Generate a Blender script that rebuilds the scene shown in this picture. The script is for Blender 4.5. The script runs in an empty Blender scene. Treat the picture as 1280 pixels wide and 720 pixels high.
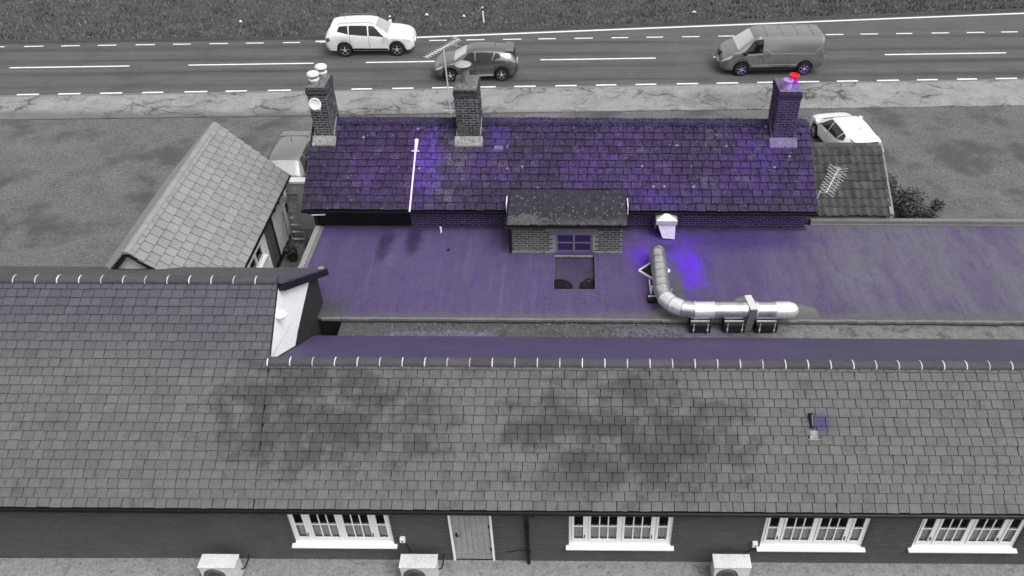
import bpy, math, random
import numpy as np
from mathutils import Vector, Matrix
R = math.radians
rnd = random.Random(7)
scene = bpy.context.scene
COL = scene.collection

# ------------------------------------------------------------------ camera, sky, sun, exposure
cam_d = bpy.data.cameras.new("camera"); cam = bpy.data.objects.new("camera", cam_d); COL.objects.link(cam)
cam.location = (0, 0, 18); cam.rotation_euler = (R(90 - 39), 0, 0)
cam_d.sensor_width = 36; cam_d.lens = 36 * 1053 / 1280
cam_d.shift_x = -72 / 1280
cam_d.clip_end = 2000; cam_d.clip_start = .1
scene.camera = cam

SUN_EL, SUN_AZ = 60, 128           # degrees; azimuth clockwise from +Y
w = bpy.data.worlds.new("World"); scene.world = w; w.use_nodes = True
nt = w.node_tree
bg = nt.nodes["Background"]
sky = nt.nodes.new("ShaderNodeTexSky"); sky.sky_type = 'NISHITA'; sky.sun_disc = False
sky.sun_elevation = R(SUN_EL); sky.sun_rotation = R(SUN_AZ); sky.dust_density = 4
hs = nt.nodes.new("ShaderNodeHueSaturation"); hs.inputs["Saturation"].default_value = 0.0   # grey overcast
nt.links.new(sky.outputs[0], hs.inputs["Color"]); nt.links.new(hs.outputs[0], bg.inputs[0])
bg.inputs[1].default_value = 0.15
sd = bpy.data.lights.new("sun", 'SUN'); sd.energy = 1.0; sd.angle = R(35); sd.color = (1, .995, .985)
sun = bpy.data.objects.new("sun", sd); COL.objects.link(sun)
d = Vector((math.sin(R(SUN_AZ)) * math.cos(R(SUN_EL)), math.cos(R(SUN_AZ)) * math.cos(R(SUN_EL)), math.sin(R(SUN_EL))))
sun.rotation_euler = d.to_track_quat('Z', 'Y').to_euler(); sun.location = d * 60
vs = scene.view_settings
vs.view_transform = 'Standard'; vs.look = 'None'; vs.exposure = 0.55; vs.gamma = 1; vs.use_curve_mapping = False

# ------------------------------------------------------------------ object helpers
def tag(o, label=None, cat=None, group=None, kind=None):
    if label: o["label"] = label
    if cat: o["category"] = cat
    if group: o["group"] = group
    if kind: o["kind"] = kind
    return o

def empty(name, loc, rz=0, label=None, cat=None, group=None):
    o = bpy.data.objects.new(name, None); COL.objects.link(o); o.empty_display_size = .3
    o.location = loc; o.rotation_euler = (0, 0, rz)
    return tag(o, label, cat, group)

def children(o):
    return [c for c in o.children]

def copy_tree(o, parent=None):
    c = o.copy(); COL.objects.link(c); c.parent = parent
    for ch in children(o): copy_tree(ch, c)
    return c

def link_mesh(name, me, parent=None, M=None):
    o = bpy.data.objects.new(name, me); COL.objects.link(o)
    o.parent = parent
    if M is not None: o.matrix_basis = M
    return o

class MB:
    """collects shapes; build() links them as one mesh object. org is subtracted from every vertex."""
    def __init__(s, org=(0, 0, 0)):
        s.v = []; s.f = []; s.org = Vector(org)
    def add(s, vs, fs):
        b = len(s.v); s.v += [Vector(q) - s.org for q in vs]; s.f += [tuple(b + i for i in q) for q in fs]; return s
    def box(s, x0, x1, y0, y1, z0, z1):
        v = [(x0,y0,z0),(x1,y0,z0),(x1,y1,z0),(x0,y1,z0),(x0,y0,z1),(x1,y0,z1),(x1,y1,z1),(x0,y1,z1)]
        return s.add(v, [(0,3,2,1),(4,5,6,7),(0,1,5,4),(1,2,6,5),(2,3,7,6),(3,0,4,7)])
    def hexa(s, b, t):
        v = list(b) + list(t)
        return s.add(v, [(0,3,2,1),(4,5,6,7),(0,1,5,4),(1,2,6,5),(2,3,7,6),(3,0,4,7)])
    def mbox(s, M, sx, sy, sz, oz=0):
        v = [M @ Vector(q) for q in [(-sx/2,-sy/2,-sz/2+oz),(sx/2,-sy/2,-sz/2+oz),(sx/2,sy/2,-sz/2+oz),(-sx/2,sy/2,-sz/2+oz),(-sx/2,-sy/2,sz/2+oz),(sx/2,-sy/2,sz/2+oz),(sx/2,sy/2,sz/2+oz),(-sx/2,sy/2,sz/2+oz)]]
        return s.hexa(v[:4], v[4:])
    def quad(s, a, b, c, d):
        return s.add([a, b, c, d], [(0, 1, 2, 3)])
    def bar(s, a, b, wd, ht=None):
        a = Vector(a); b = Vector(b); ht = ht or wd
        dv = b - a; L = dv.length
        q = dv.to_track_quat('Y', 'Z').to_matrix().to_4x4(); q.translation = (a + b) / 2
        return s.mbox(q, wd, L, ht)
    def tube(s, pts, r, n=12, cap=True):
        pts = [Vector(q) for q in pts]; m = len(pts)
        rr = r if isinstance(r, (list, tuple)) else [r] * m
        base = len(s.v); rings = []; up = None
        for i, q in enumerate(pts):
            t = (pts[min(i+1, m-1)] - pts[max(i-1, 0)]).normalized()
            if up is None:
                up = Vector((0,0,1)) if abs(t.z) < .9 else Vector((0,1,0))
            sx = t.cross(up).normalized(); up = sx.cross(t).normalized()
            rings.append([q + (sx * math.cos(2*math.pi*k/n) + up * math.sin(2*math.pi*k/n)) * rr[i] for k in range(n)])
        v = [q for rg in rings for q in rg]; f = []
        for i in range(m-1):
            for k in range(n):
                f.append((i*n+k, i*n+(k+1)%n, (i+1)*n+(k+1)%n, (i+1)*n+k))
        if cap: f.append(tuple(range(n))[::-1]); f.append(tuple((m-1)*n+k for k in range(n)))
        return s.add(v, f)
    def lathe(s, c, prof, n=16, axis='z'):
        v = []; f = []; m = len(prof); c = Vector(c)
        for r, h in prof:
            for k in range(n):
                a = 2*math.pi*k/n
                if axis == 'z': v.append(c + Vector((r*math.cos(a), r*math.sin(a), h)))
                elif axis == 'y': v.append(c + Vector((r*math.cos(a), h, r*math.sin(a))))
                else: v.append(c + Vector((h, r*math.cos(a), r*math.sin(a))))
        for i in range(m-1):
            for k in range(n):
                q = (i*n+k, i*n+(k+1)%n, (i+1)*n+(k+1)%n, (i+1)*n+k)
                f.append(q if axis != 'y' else q[::-1])
        f.append(tuple(range(n))[::-1]); f.append(tuple((m-1)*n+k for k in range(n)))
        return s.add(v, f)
    def mesh(s, name, mat, smooth=False):
        me = bpy.data.meshes.new(name); me.from_pydata([tuple(q) for q in s.v], [], s.f)
        me.materials.append(mat)
        if smooth: me.polygons.foreach_set("use_smooth", [True] * len(me.polygons))
        me.update(); return me
    def build(s, name, mat, parent=None, smooth=False, bevel=0, sharp=40):
        o = link_mesh(name, s.mesh(name, mat, smooth), parent)
        if smooth: o.data.set_sharp_from_angle(angle=R(sharp))
        if bevel:
            b = o.modifiers.new("bevel", 'BEVEL'); b.width = bevel; b.segments = 2; b.limit_method = 'ANGLE'; b.angle_limit = R(40)
        return o

# ------------------------------------------------------------------ materials
class G:
    def __init__(s, name):
        s.m = bpy.data.materials.new(name); s.m.use_nodes = True; s.nt = s.m.node_tree
        s.b = s.nt.nodes["Principled BSDF"]; s.geo = s.nt.nodes.new("ShaderNodeNewGeometry"); s.pos = s.geo.outputs["Position"]
    def put(s, sock, v):
        if hasattr(v, "is_linked") or isinstance(v, bpy.types.NodeSocket): s.nt.links.new(v, sock)
        else: sock.default_value = v
    def math(s, op, a, b=0, clamp=False):
        n = s.nt.nodes.new("ShaderNodeMath"); n.operation = op; n.use_clamp = clamp
        s.put(n.inputs[0], a); s.put(n.inputs[1], b); return n.outputs[0]
    def vmul(s, v, k):
        n = s.nt.nodes.new("ShaderNodeVectorMath"); n.operation = 'MULTIPLY'; s.put(n.inputs[0], v); n.inputs[1].default_value = k; return n.outputs[0]
    def vsub(s, v, k):
        n = s.nt.nodes.new("ShaderNodeVectorMath"); n.operation = 'SUBTRACT'; s.put(n.inputs[0], v); n.inputs[1].default_value = k; return n.outputs[0]
    def vlen(s, v):
        n = s.nt.nodes.new("ShaderNodeVectorMath"); n.operation = 'LENGTH'; s.put(n.inputs[0], v); return n.outputs["Value"]
    def xyz(s):
        n = s.nt.nodes.new("ShaderNodeSeparateXYZ"); s.put(n.inputs[0], s.pos); return n.outputs
    def noise(s, scale, detail=4, rough=.6, vec=None, dist=0):
        n = s.nt.nodes.new("ShaderNodeTexNoise"); s.put(n.inputs["Vector"], vec if vec is not None else s.pos)
        n.inputs["Scale"].default_value = scale; n.inputs["Detail"].default_value = detail; n.inputs["Roughness"].default_value = rough; n.inputs["Distortion"].default_value = dist
        return n.outputs["Fac"]
    def ramp(s, v, a, b, lo=0., hi=1., smooth=True):
        n = s.nt.nodes.new("ShaderNodeMapRange"); n.interpolation_type = 'SMOOTHSTEP' if smooth else 'LINEAR'
        s.put(n.inputs["Value"], v); n.inputs["From Min"].default_value = a; n.inputs["From Max"].default_value = b
        n.inputs["To Min"].default_value = lo; n.inputs["To Max"].default_value = hi; return n.outputs["Result"]
    def mix(s, fac, a, b, mode='MIX'):
        n = s.nt.nodes.new("ShaderNodeMix"); n.data_type = 'RGBA'; n.blend_type = mode
        s.put(n.inputs[0], fac); s.put(n.inputs[6], c4(a) if isinstance(a, tuple) else a); s.put(n.inputs[7], c4(b) if isinstance(b, tuple) else b)
        return n.outputs[2]
    def voro(s, scale, feature='F1', vec=None):
        n = s.nt.nodes.new("ShaderNodeTexVoronoi"); n.feature = feature; s.put(n.inputs["Vector"], vec if vec is not None else s.pos); n.inputs["Scale"].default_value = scale
        return n.outputs

def c4(c): return tuple(c) + ((1.,) if len(c) == 3 else ())
def grey(g): return (g, g, g)

def layer(g, col, L):
    """wear and colour layers that belong to the surface: each is (kind, ...)"""
    k = L[0]
    if k == 'stain':      # scale, lo, hi, colour, strength, stretch
        vec = g.vmul(g.pos, L[6]) if len(L) > 6 else None
        f = g.math('MULTIPLY', g.ramp(g.noise(L[1], 5, .6, vec), L[2], L[3]), L[5])
        return g.mix(f, col, L[4])
    if k == 'blob':       # x, y, rx, ry, colour, strength, raggedness
        v = g.vmul(g.vsub(g.pos, (L[1], L[2], 0)), (1/L[3], 1/L[4], 0))
        dd = g.math('ADD', g.vlen(v), g.math('MULTIPLY', g.math('SUBTRACT', g.noise(2.2, 5, .6), .5), L[7]))
        soft = L[8] if len(L) > 8 else .1
        f = g.math('MULTIPLY', g.ramp(dd, 1., soft), L[6])
        return g.mix(f, col, L[5])
    if k == 'patch':      # x, y, rx, ry, noise scale, lo, hi, colour, strength: ragged stain kept within one region
        v = g.vmul(g.vsub(g.pos, (L[1], L[2], 0)), (1/L[3], 1/L[4], 0))
        nz = g.noise(L[5], 6, .62, g.vmul(g.pos, (1, 1.3, 1)))
        nz = g.math('SUBTRACT', nz, g.math('MULTIPLY', g.ramp(g.vlen(v), .35, 1.15), .3))
        return g.mix(g.math('MULTIPLY', g.ramp(nz, L[6], L[7]), L[9]), col, L[8])
    if k == 'seg':        # x0, x1, y, ry, colour, strength: capsule along X
        x = g.xyz()
        dx = g.math('SUBTRACT', g.math('ABSOLUTE', g.math('SUBTRACT', x[0], (L[1]+L[2])/2)), (L[2]-L[1])/2)
        dx = g.math('MAXIMUM', dx, 0); dy = g.math('SUBTRACT', x[1], L[3])
        dd = g.math('SQRT', g.math('ADD', g.math('MULTIPLY', dx, dx), g.math('MULTIPLY', dy, dy)))
        dd = g.math('ADD', dd, g.math('MULTIPLY', g.math('SUBTRACT', g.noise(1.6, 3), .5), .35))
        return g.mix(g.math('MULTIPLY', g.ramp(dd, L[4]*1.15, L[4]*.85), L[6]), col, L[5])
    if k == 'xfade':      # axis, a, b, colour, strength
        x = g.xyz()[L[1]]
        x = g.math('ADD', x, g.math('MULTIPLY', g.math('SUBTRACT', g.noise(.8, 3), .5), 1.2 if len(L) < 7 else L[6]))
        return g.mix(g.math('MULTIPLY', g.ramp(x, L[2], L[3]), L[5]), col, L[4])
    if k == 'speck':      # scale, size, colour, strength, density
        vo = g.voro(L[1])
        pick = g.ramp(vo["Color"], 1 - L[5], 1 - L[5] + .02)
        f = g.math('MULTIPLY', g.math('MULTIPLY', g.ramp(vo["Distance"], L[2], L[2]*.6), pick), L[4])
        return g.mix(f, col, L[3])
    if k == 'crack':      # scale vec, width, colour, strength
        n = g.nt.nodes.new("ShaderNodeVectorMath"); n.operation = 'ADD'
        nz = g.nt.nodes.new("ShaderNodeTexNoise"); g.put(nz.inputs["Vector"], g.pos); nz.inputs["Scale"].default_value = .9; nz.inputs["Detail"].default_value = 6
        g.put(n.inputs[0], g.pos); g.put(n.inputs[1], g.vmul(nz.outputs["Color"], (1.3, 1.3, 1.3)))
        vo = g.voro(1., 'DISTANCE_TO_EDGE', g.vmul(n.outputs[0], L[1]))
        f = g.math('MULTIPLY', g.ramp(vo["Distance"], L[2], 0), L[4])
        f = g.math('MULTIPLY', f, g.ramp(g.noise(.5, 2), .4, .62))
        return g.mix(f, col, L[3])
    if k == 'wave':       # polished wheel tracks: list of y offsets in road frame
        x = g.xyz(); yy = g.math('SUBTRACT', x[1], g.math('MULTIPLY', x[0], .037)); acc = 0.
        for c in L[1]:
            dd = g.math('ABSOLUTE', g.math('SUBTRACT', yy, c)); acc = g.math('ADD', acc, g.ramp(dd, L[2], 0))
        acc = g.math('MULTIPLY', acc, g.ramp(g.noise(1.2, 4, .6, g.vmul(g.pos, (.06, 1.2, 1))), .25, .65))
        return g.mix(g.math('MULTIPLY', acc, L[4], True), col, L[3])
    return col

def mat(name, col, rough=.85, var=.3, scale=1.2, fine=18, fvar=.25, bump=.25, bscale=60, metal=0, rand=None, amp=.25, layers=(), spec=.3, coat=0, late=()):
    g = G(name)
    c = g.mix(0., c4(col), c4(col))
    for L in layers: c = layer(g, c, L)
    m = g.math('ADD', 1 - var/2 - fvar/2, g.math('MULTIPLY', g.ramp(g.noise(scale, 5, .65), .25, .75, smooth=False), var))
    m = g.math('ADD', m, g.math('MULTIPLY', g.ramp(g.noise(fine, 5, .8), .38, .62, smooth=False), fvar))
    if rand:
        if rand == 'obj':
            oi = g.nt.nodes.new("ShaderNodeObjectInfo"); r = oi.outputs["Random"]
        else: r = g.geo.outputs["Random Per Island"]
        m = g.math('MULTIPLY', m, g.math('ADD', 1 - amp/2, g.math('MULTIPLY', r, amp)))
    c = g.mix(1., c, m, 'MULTIPLY')
    for L in late: c = layer(g, c, L)
    g.put(g.b.inputs["Base Color"], c)
    g.b.inputs["Metallic"].default_value = metal
    g.b.inputs["Specular IOR Level"].default_value = spec
    g.b.inputs["Coat Weight"].default_value = coat; g.b.inputs["Coat Roughness"].default_value = .3; g.b.inputs["Coat IOR"].default_value = 2.6
    rr = g.math('ADD', rough - .08, g.math('MULTIPLY', g.noise(fine*.6, 3), .16), True)
    g.put(g.b.inputs["Roughness"], rr)
    if bump:
        bn = g.nt.nodes.new("ShaderNodeBump"); bn.inputs["Strength"].default_value = bump; bn.inputs["Distance"].default_value = .02
        g.put(bn.inputs["Height"], g.noise(bscale, 6, .7)); g.nt.links.new(bn.outputs[0], g.b.inputs["Normal"])
    return g.m

def glass_mat(name, tint=(.02, .02, .022)):
    m = bpy.data.materials.new(name); m.use_nodes = True; n = m.node_tree
    out = n.nodes["Material Output"]; n.nodes.remove(n.nodes["Principled BSDF"])
    tr = n.nodes.new("ShaderNodeBsdfTransparent"); tr.inputs[0].default_value = (.95, .95, .96, 1)
    gl = n.nodes.new("ShaderNodeBsdfGlossy"); gl.inputs["Roughness"].default_value = .03
    fr = n.nodes.new("ShaderNodeFresnel"); fr.inputs[0].default_value = 1.5
    mx = n.nodes.new("ShaderNodeMixShader")
    n.links.new(fr.outputs[0], mx.inputs[0]); n.links.new(tr.outputs[0], mx.inputs[1]); n.links.new(gl.outputs[0], mx.inputs[2]); n.links.new(mx.outputs[0], out.inputs[0])
    return m

PURP = (.034, .019, .064)
VIOL = (.09, .02, .52)
# damp dark patches of the front roof, at their places
SL = [('patch', -6.2, 13.2, 2.6, 1.7, 1.7, .30, .56, grey(.034), .75), ('patch', -4.0, 13.0, 2.4, 1.3, 2.0, .34, .60, grey(.040), .7), ('patch', 1.1, 12.9, 4.0, 1.9, 1.6, .34, .58, grey(.034), .78), ('patch', 2.7, 12.2, 2.4, 1.1, 2.4, .34, .60, grey(.040), .65), ('stain', 5, .54, .7, grey(.06), .4, (1.6, .35, 1)),
      ('blob', .2, 11.9, 1.6, .4, grey(.04), .6, 1.2), ('blob', 5.7, 12.95, .42, .32, (.045, .035, .11), .9, .5),
      ('stain', 1.3, .56, .72, grey(.055), .5), ('stain', 6, .58, .7, grey(.06), .5), ('xfade', 2, 3.9, 5.2, (.07, .063, .085), .8)]
SLATE = dict(rough=.75, var=.2, scale=2.5, fine=22, fvar=.26, bump=.3, layers=SL)
m_slate = mat("slate_grey", grey(.106), rand='obj', amp=.2, **SLATE)
m_slate_i = mat("slate_grey_joined", grey(.106), rand='isl', amp=.2, **SLATE)
ML = [('xfade', 0, -6.4, -8.2, (.024, .018, .04), .7), ('blob', -3.9, 23.2, 1.25, 1.7, (.085, .075, .105), .8, 1.6), ('blob', -4.5, 23.4, .7, 1.7, (.085, .034, .30), .85, 1.5),
      ('blob', -2.35, 23.9, .5, .6, (.06, .022, .26), .8, 1.0), ('blob', 0, 22.6, 3.6, .7, (.03, .026, .045), .5, 1.2), ('blob', 2.9, 22, 1.6, .8, (.05, .022, .17), .7, .9), ('blob', 6.0, 23.2, 1.5, 1.5, (.046, .022, .14), .7, 1.),
      ('stain', .55, .46, .66, (.054, .028, .118), .75), ('stain', .9, .5, .68, (.028, .024, .042), .7), ('stain', 2.4, .54, .7, (.075, .065, .105), .6), ('stain', 3.5, .55, .7, (.014, .011, .02), .7), ('xfade', 2, 3.75, 3.4, (.03, .026, .04), .6)]
MLATE = [('speck', 3.2, .16, (.30, .27, .36), .8, .3), ('speck', 8, .22, (.17, .14, .24), .7, .3), ('stain', 9, .58, .72, (.085, .07, .125), .6), ('stain', 12, .53, .66, (.010, .008, .016), .8)]
m_mslate = mat("slate_violet", PURP, rough=.85, var=.6, scale=4, fine=20, fvar=.8, bump=.5, rand='obj', amp=.4, layers=ML, late=MLATE)
m_mslate_i = mat("slate_violet_joined", PURP, rough=.85, var=.6, scale=4, fine=20, fvar=.8, bump=.5, rand='isl', amp=.4, layers=ML, late=MLATE)
m_oslate = mat("slate_pale", grey(.225), rough=.85, var=.15, fine=20, fvar=.22, rand='obj', amp=.16)
m_oslate_i = mat("slate_pale_joined", grey(.225), rough=.85, var=.15, fine=20, fvar=.22, rand='isl', amp=.16)
m_under = mat("roof_underlay", grey(.012), var=.2)
m_ridge = mat("ridge_tile_clay", (.062, .058, .07), rand='obj', amp=.3, fvar=.3, var=.3)
m_ridge_p = mat("ridge_tile_violet", (.03, .022, .06), rand='obj', amp=.4, fvar=.5, var=.4, late=[('stain', 9, .6, .72, grey(.14), .6)])
m_mortar_w = mat('mortar_white', grey(.5), fvar=.5, fine=12, var=.5, scale=5, rand='obj', amp=.6)
m_far = mat("roof_slope_violet", (.064, .048, .115), rough=.7, var=.3, fine=30, fvar=.4, bump=.4, layers=[('xfade', 0, 3.5, 9, (.062, .054, .085), .8)], late=[('stain', 14, .6, .75, (.1, .08, .15), .5)])
FL = [('xfade', 0, 4.6, 9.0, (.10, .093, .12), .92), ('stain', .6, .45, .7, (.056, .042, .095), .7, (1.6, .35, 1)), ('stain', 2.2, .5, .72, (.098, .076, .155), .7, (2.2, .10, 1)), ('stain', 3.5, .5, .72, (.06, .045, .10), .4, (2.2, .08, 1)),
      ('blob', -5.75, 21.3, .34, 1.2, (.022, .016, .045), .95, 1.1, .3), ('blob', -4.9, 21.4, .4, 1.0, (.024, .018, .05), .95, 1.1, .3), ('blob', -6.5, 21.9, 2.6, .6, (.05, .036, .1), .7, .9), ('blob', 1.4, 18.3, 1.0, .7, (.062, .046, .105), .7, 1.4),
      ('blob', 5.2, 21.4, 3.8, .9, (.045, .025, .12), .85, .5), ('blob', 3.2, 20.5, 1.7, 2.3, (.065, .028, .26), .9, .9, 0), ('blob', 3.6, 20.0, .62, 1.55, VIOL, .95, 1.4, .05), ('blob', 2.25, 20.5, .75, 1.0, (.085, .025, .42), .9, .9, 0), ('stain', 2.2, .5, .72, (.05, .03, .13), .5, (2.2, .5, 1)), ('blob', 2.9, 21.0, .55, .4, (.03, .02, .08), .8, .6),
      ('stain', 5, .6, .72, (.05, .036, .09), .35),
      ('seg', 2.9, 6.45, 17.75, .55, grey(.12), 1.), ('blob', 5.0, 18.25, .4, .42, grey(.13), 1., .2, .8), ('blob', 3.1, 19.0, .34, 1.7, grey(.07), .85, .7, .2), ('blob', -6.8, 18.0, .9, .9, grey(.05), .9, .4), ('xfade', 1, 18.1, 17.7, grey(.085), .8, .3)]
m_flat = mat("flat_roof_felt", (.074, .053, .128), rough=.6, var=.2, scale=3, fine=16, fvar=.34, bump=.25, bscale=40, layers=FL, late=[('stain', 26, .62, .75, (.13, .10, .2), .35), ('speck', 2.6, .045, (.2, .17, .28), .7, .3), ('speck', 3.4, .06, (.02, .015, .035), .7, .2)])
m_flatg = mat("felt_grey", grey(.15), rough=.7, var=.3, fvar=.3)
m_gutter = mat("gutter_moss_floor", grey(.075), var=.5, scale=4, fine=22, fvar=.5, bump=.8, layers=[('blob', -3.6, 17.15, 1.7, .16, (.12, .105, .15), 1., .5, .8), ('blob', 2.9, 17.2, 1.9, .3, (.10, .09, .125), 1., .4, .8), ('xfade', 0, 4.5, 6.5, grey(.16), .9), ('stain', 2.4, .5, .65, grey(.035), .6)], late=[('speck', 14, .22, grey(.5), .8, .18)])
m_moss = mat("moss", grey(.10), var=.5, scale=8, fine=60, fvar=.6, bump=.6, rand='isl', amp=.8)
m_mossroof = mat("moss_roof", (.028, .025, .036), var=.8, scale=5, fine=22, fvar=1.0, bump=1, bscale=30, late=[('speck', 12, .2, grey(.2), .5, .2), ('stain', 6, .54, .7, (.085, .08, .095), .6), ('patch', -1.4, 20.8, .9, .5, 4, .34, .5, grey(.11), .7), ('xfade', 1, 21.0, 20.6, grey(.08), .5, .5), ('stain', 16, .52, .64, grey(.008), .7)])
m_black = mat("black_paint", grey(.006), rough=.45, var=.3, fvar=.2, bump=0)
m_blackp = mat("black_rubber", grey(.012), rough=.7, fvar=.2, bump=.1)
m_wallgrey = mat("painted_brick_grey", grey(.075), rough=.7, var=.25, fine=9, fvar=.15, bump=.15, rand='isl', amp=.14, late=[('speck', 2.2, .07, grey(.16), .5, .25)])
m_wallback = mat("painted_joint_grey", grey(.062), rough=.8)
m_white = mat("white_paint", grey(.82), rough=.5, var=.05, fvar=.05, bump=0)
m_whitewall = mat("white_render", grey(.84), rough=.85, var=.1, scale=1.5, fvar=.08, bump=.2, late=[('stain', 1.4, .6, .8, grey(.5), .4)])
m_yardwall = mat("yard_wall_paint", grey(.40), rough=.85, var=.15, fvar=.1, bump=.2)
m_brick = mat("brick_dark", (.045, .042, .05), rough=.9, var=.6, scale=3, fine=16, fvar=.8, rand='isl', amp=.9, late=[('stain', 5, .56, .7, grey(.16), .7)])
m_brickmortar = mat("mortar_grey", grey(.27), rough=.95, var=.4, fvar=.4, late=[('stain', 1.5, .5, .7, grey(.05), .8)])
m_brickmortar_p = mat("mortar_violet", (.16, .12, .26), rough=.95, var=.4, fvar=.4)
m_brick_p = mat("brick_violet", (.036, .024, .066), rough=.9, var=.4, fine=24, fvar=.5, rand='isl', amp=.6)
m_brick_b = mat("brick_olive_grey", grey(.07), rough=.9, var=.3, fine=24, fvar=.4, rand='isl', amp=.5, layers=[('blob', -1.3, 20.7, .8, 2, grey(.085), .7, .8)])
m_lead = mat("lead_flashing", grey(.2), rough=.6, var=.7, scale=6, fine=12, fvar=.7)
m_lead_p = mat('lead_violet', (.13, .10, .2), rough=.7, var=.6, scale=6, fvar=.6, fine=14, layers=[('blob', 6.95, 24.5, .3, .4, (.14, .02, .5), .9, .3, .2)])
m_pot = mat("chimney_pot_clay", grey(.30), rough=.8, var=.4, scale=8, fvar=.3)
m_pot_w = mat("pot_cap_pale", grey(.62), rough=.6, var=.3, scale=9, fvar=.2)
m_pot_v = mat('pot_violet', (.34, .22, .52), rough=.7, var=.5, scale=8, fvar=.4)
m_pot_r = mat('pot_red', (.85, .012, .02), rough=.7, var=.2, fvar=.1, bump=0, layers=[('xfade', 2, 6.68, 6.44, (.14, .02, .6), 1., .12)])
m_galv = mat('galvanised_steel', grey(.66), rough=.34, var=.35, scale=5, fine=22, fvar=.3, bump=.08, metal=.92, spec=.5, late=[('stain', 3, .52, .7, grey(.38), .6), ('stain', 9, .58, .7, grey(.3), .5)])
m_galv_w = mat('bright_steel', grey(.82), rough=.38, var=.2, scale=5, fvar=.2, bump=.05, metal=.7, late=[('stain', 5, .58, .72, grey(.5), .5)])
m_galv_m = mat("mid_steel", grey(.2), rough=.45, var=.2, fvar=.2, bump=.05, metal=.5)
m_window_v = mat("window_frame_violet", (.17, .145, .22), rough=.6, fvar=.2)
m_pane_v = mat("window_pane_violet", (.04, .02, .11), rough=.12, var=.5, scale=2, fvar=.2, bump=0, spec=.5)
m_dark_in = mat("dark_interior", grey(.008))
m_curtain = mat("net_curtain", grey(.75), var=.2, fine=30, fvar=.3, bump=0)
m_door = mat("weathered_door_paint", grey(.30), rough=.7, var=.3, scale=2, fine=14, fvar=.3, layers=[('stain', 3, .5, .75, grey(.2), .8, (6, 1, .5))])
m_planks = mat("grey_planks", grey(.13), rand='obj', amp=.2, fvar=.3)
m_pantile = mat("pantile_clay", grey(.062), rough=.9, var=.5, scale=5, fine=26, fvar=.6, bump=.5, rand='obj', amp=.5, late=[('stain', 8, .62, .76, grey(.2), .6)])
m_verge_b = mat("verge_board", grey(.22), fvar=.3)
m_slab = mat("yard_slab", grey(.13), rand='obj', amp=.3, fvar=.3)
m_asph = mat("road_asphalt", grey(.082), rough=.8, var=.22, scale=.6, fine=14, fvar=.4, bump=.35, bscale=50,
             layers=[('stain', 1.2, .4, .75, grey(.07), .6, (.06, 1.4, 1)), ('wave', [38.35, 39.9, 41.4, 42.9], .42, grey(.042), .95), ('stain', 2, .45, .7, grey(.115), .7, (.04, 2.2, 1)), ('stain', .7, .5, .68, grey(.05), .5, (.5, 1, 1)), ('xfade', 1, 44.2, 45.2, grey(.085), .7, .5)], late=[('speck', 5, .08, grey(.2), .5, .15)])
m_pave = mat("pavement_tarmac", grey(.235), rough=.9, var=.4, scale=1.1, fine=12, fvar=.45, bump=.35, layers=[('stain', .5, .45, .7, grey(.14), .7), ('blob', 8, 36, 5, 1.5, grey(.115), .6, .8)],
             late=[('crack', (.28, .8, 1), .05, grey(.05), 1.), ('crack', (.5, .45, 1), .03, grey(.06), .9), ('stain', 3, .6, .72, grey(.09), .6), ('xfade', 1, 35.3, 34.6, grey(.09), .7, 1.2)])
m_fore = mat("forecourt_gravel", grey(.108), rough=.95, var=.5, scale=.9, fine=9, fvar=.7, bump=.6, bscale=22, late=[('stain', 4, .55, .7, grey(.15), .55), ('stain', .4, .48, .64, grey(.05), .75), ('stain', .8, .55, .7, grey(.13), .6, (.5, 1.4, 1)), ('speck', 3, .1, grey(.2), .6, .25)])
m_ground = mat("rough_ground", grey(.06), rough=1, var=.5, scale=.8, fine=12, fvar=.6, bump=.7, bscale=20)
m_verge = mat("verge_soil", grey(.06), rough=1, var=.5, scale=1, fine=14, fvar=.6, bump=.7)
m_grass = mat("grass_blades", grey(.115), rough=.9, var=.9, scale=1.6, fvar=.4, rand='isl', amp=1.3, bump=0)
m_leaf = mat("shrub_leaf", grey(.075), rough=.6, var=.3, rand='isl', amp=1.1, bump=0)
m_stem = mat("shrub_stem", grey(.05))
m_line = mat("road_paint", grey(.72), rough=.8, var=.25, scale=3, fine=30, fvar=.3, bump=.2)
m_kerb = mat("kerb_stone", grey(.17), fvar=.4, var=.3)
m_acc = mat('condenser_paint', grey(.58), rough=.5, var=.3, fvar=.25, bump=0, late=[('stain', 5, .58, .75, grey(.3), .6)])
m_conc = mat("concrete", grey(.22), rough=.9, var=.4, fvar=.5, scale=4, late=[('stain', 6, .55, .7, grey(.08), .7)])
m_litter = mat("litter_paper", grey(.75), bump=0)
m_glass = glass_mat("window_glass")
m_alu = mat("aerial_aluminium", grey(.68), rough=.45, metal=.3, bump=0, fvar=.1, var=.1)

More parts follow.
